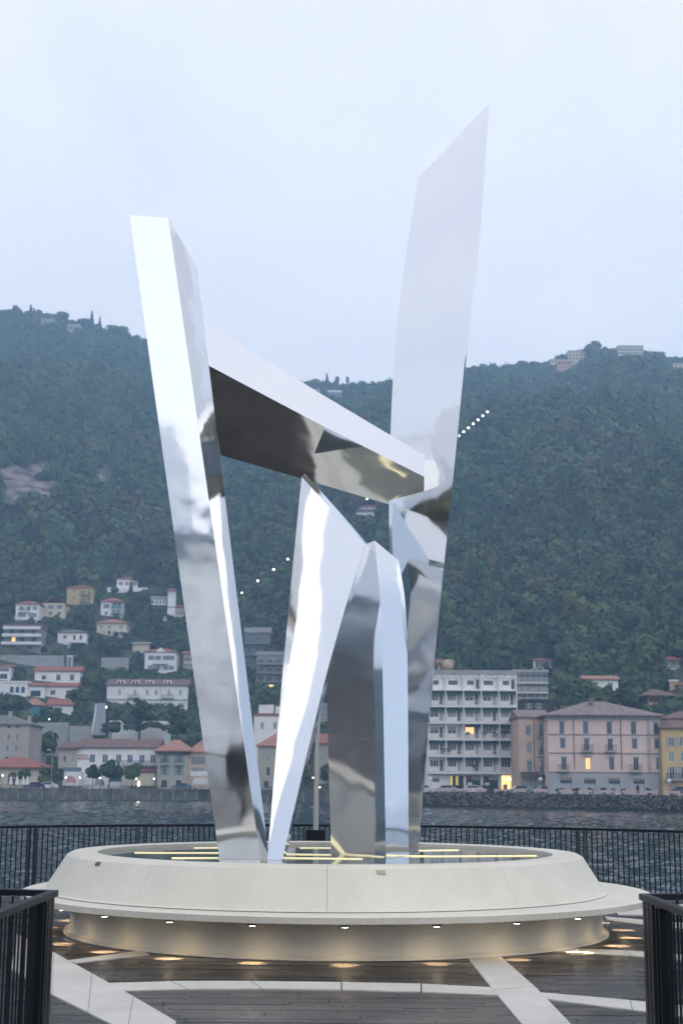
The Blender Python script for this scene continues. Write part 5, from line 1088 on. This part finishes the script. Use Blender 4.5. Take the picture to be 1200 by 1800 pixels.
# inner leaning blade
blade('leaning_blade', [sec([fz_(470, 16.7), fz_(496, 16.6), fz_(502, 17.3), fz_(476, 17.5)]), sec([(497, 1180, 17.2), (575, 1180, 16.9), (582, 1175, 17.8), (505, 1175, 18)]), sec([(530, 838, 17.8), (640, 960, 17.2), (645, 955, 17.9), (536, 832, 18.3)])], sub=5)
# inner upright fin
blade('upright_fin', [sec([fz_(582, 17.5), fz_(678, 17.1), fz_(718, 17.8), fz_(650, 18.6)]), sec([(575, 1180, 17.55), (672, 1180, 17.15), (716, 1180, 17.8), (640, 1175, 18.5)]), sec([(590, 1060, 17.6), (668, 1060, 17.28), (712, 1060, 17.8), (640, 1055, 18.4)]), sec([(634, 960, 17.7), (658, 950, 17.58), (700, 985, 17.8), (660, 965, 18.2)])], sub=5)
# slanting cross beam between pylon and tall blade: lower face tips down towards the basin
blade('cross_beam', [sec([(352, 560, 17.9), (362, 640, 17.5), (388, 800, 18.7), (380, 700, 19.2)]), sec([(560, 690, 18.0), (560, 745, 17.7), (560, 850, 18.7), (560, 760, 19.2)]), sec([(745, 800, 18.1), (745, 838, 17.95), (745, 905, 18.6), (745, 850, 18.9)])])
for px in (430, 600, 705):
    pass
# base bolted feet
for x_, y_ in ((-1.25, -1.0), (-.86, -1.0), (.3, -.4), (.85, .6)): MB().box(-.16, .16, -.1, .1, -.001, .006).obj('foot_plate', STEEL, sc_o, (x_, y_, 0))

# ---------------------------------------------------------------- railings
BAL = MB().tube((0, 0, .06), (0, 0, 1.02), .0105, n=6).mesh('baluster', STEELD)
POST = MB().box(-.006, .006, -.04, .04, 0, 1.02).mesh('post', STEELD)
def railing(name, label, P_, stuff_after=300, sp=.088, post_every=21):
    """P_: list of points along the rail"""
    o0 = P_[0]; th = thing(name, label, 'railing', (o0[0], o0[1], 0))
    loc = [Vector((p[0]-o0[0], p[1]-o0[1], 0)) for p in P_]
    def rail_mesh(zc, w_, h_):
        secs = []
        for i, p in enumerate(loc):
            a = loc[max(0, i-1)]; b_ = loc[min(len(loc)-1, i+1)]; d1 = (p-a).normalized() if i else (b_-p).normalized(); d2 = (b_-p).normalized() if i < len(loc)-1 else d1
            n1_ = Vector((-d1.y, d1.x, 0)); n2_ = Vector((-d2.y, d2.x, 0)); nn = (n1_+n2_).normalized(); nn = nn/max(.5, nn.dot(n1_))
            secs.append([tuple(p-nn*w_+Vector((0, 0, zc-h_))), tuple(p+nn*w_+Vector((0, 0, zc-h_))), tuple(p+nn*w_+Vector((0, 0, zc+h_))), tuple(p-nn*w_+Vector((0, 0, zc+h_)))])
        return MB().loft(secs)
    o = rail_mesh(1.045, .03, .02).obj('handrail', STEELD, th); bevel(o, .005); rail_mesh(.08, .02, .006).obj('bottom_rail', STEELD, th)
    tot = 0; k = 0; nb = 0; rest = MB()
    for i in range(len(loc)-1):
        a, b_ = loc[i], loc[i+1]; ln = (b_-a).length; d_ = (b_-a)/ln; t_ = (k*sp)-tot
        while t_ < ln-1e-6:
            p = a+d_*t_; ang = math.atan2(d_.y, d_.x)
            if k % post_every == 0:
                for s1 in (-.045, .045): link('post', POST, th, p+d_*s1, ang)
            elif nb < stuff_after: link('baluster', BAL, th, p); nb += 1
            else: rest.tube(p+Vector((0, 0, .06)), p+Vector((0, 0, 1.02)), .008, n=5)
            k += 1; t_ += sp
        tot += ln
    if rest.v: rest.obj('baluster', STEELD, th, kind='stuff')
RR = 7.65
def arc(a0, a1, n=40): return [(TC.x+RR*math.cos(a0+(a1-a0)*i/n), TC.y+RR*math.sin(a0+(a1-a0)*i/n)) for i in range(n+1)]
railing('back_railing', 'dark steel railing curving round the far side of the terrace before the lake', arc(R(18), R(162), 60), 290)
aL = PI+math.acos(1.82/RR); aR = 2*PI-math.acos(1.95/RR)
aL = math.atan2(-math.sqrt(RR**2-1.82**2), -1.82); aR = math.atan2(-math.sqrt(RR**2-1.95**2), 1.95)
cl = (-1.82, TC.y-math.sqrt(RR**2-1.82**2)); crn = (1.95, TC.y-math.sqrt(RR**2-1.95**2))
railing('left_entrance_railing', 'dark steel railing turning the corner at the lower left of the picture', arc(R(162.5), 2*PI+aL, 30)[::1][:-1]+[cl]+[(-1.82, cl[1]-q) for q in (2, 5, 10, 15)], 0)
railing('right_entrance_railing', 'dark steel railing turning the corner at the lower right of the picture', arc(R(17.5), aR, 30)[:-1]+[crn]+[(1.95, crn[1]-q) for q in (2, 5, 10, 15)], 0)
# near end posts: broad flat plates at the corners
for (x, y, s_, lb) in ((*cl, -1, 'left'), (*crn, 1, 'right')):
    par = [o for o in C.objects if o.name == lb+'_entrance_railing'][0]; off = Vector(par.location)
    for dy in (-.02, -.12, -.22): MB().box(-.008, .008, -.035, .035, 0, 1.02).obj('corner_post', STEELD, par, (x-off.x, y+dy-off.y, 0))
# pale mast behind the plinth
q = at(555, 1450, 24.2); th = thing('pale_mast', 'slim pale grey mast on a dark foot at the terrace edge behind the plinth', 'mast', (q.x, 24.2, 0))
ht = at(555, 1248, 24.2).z
MB().tube((0, 0, .9), (0, 0, ht-.7), .045, .038, 12).obj('shaft', mat('pale_mast_paint', (.45, .45, .43), .5), th); MB().tube((0, 0, ht-.7), (.05, 0, ht), .034, .02, 10).obj('tip', mat('pale_mast_paint', (.4, .4, .4), .5), th)
MB().box(-.16, .16, -.12, .12, -.02, .98).obj('foot', STEELD, th)

# ---------------------------------------------------------------- haze
hz = MB().box(-1600, 1600, -1600, 1500, WATER-1.5, 470).obj('haze', [], kind='stuff')
m = bpy.data.materials.new('haze'); m.use_nodes = True; t = m.node_tree; t.nodes.clear(); o_ = t.nodes.new('ShaderNodeOutputMaterial'); pv = t.nodes.new('ShaderNodeVolumePrincipled')
pv.inputs['Color'].default_value = (.46, .71, 1, 1); pv.inputs['Density'].default_value = .00052; pv.inputs['Anisotropy'].default_value = .0
t.links.new(pv.outputs[0], o_.inputs['Volume']); hz.data.materials.clear(); hz.data.materials.append(m)
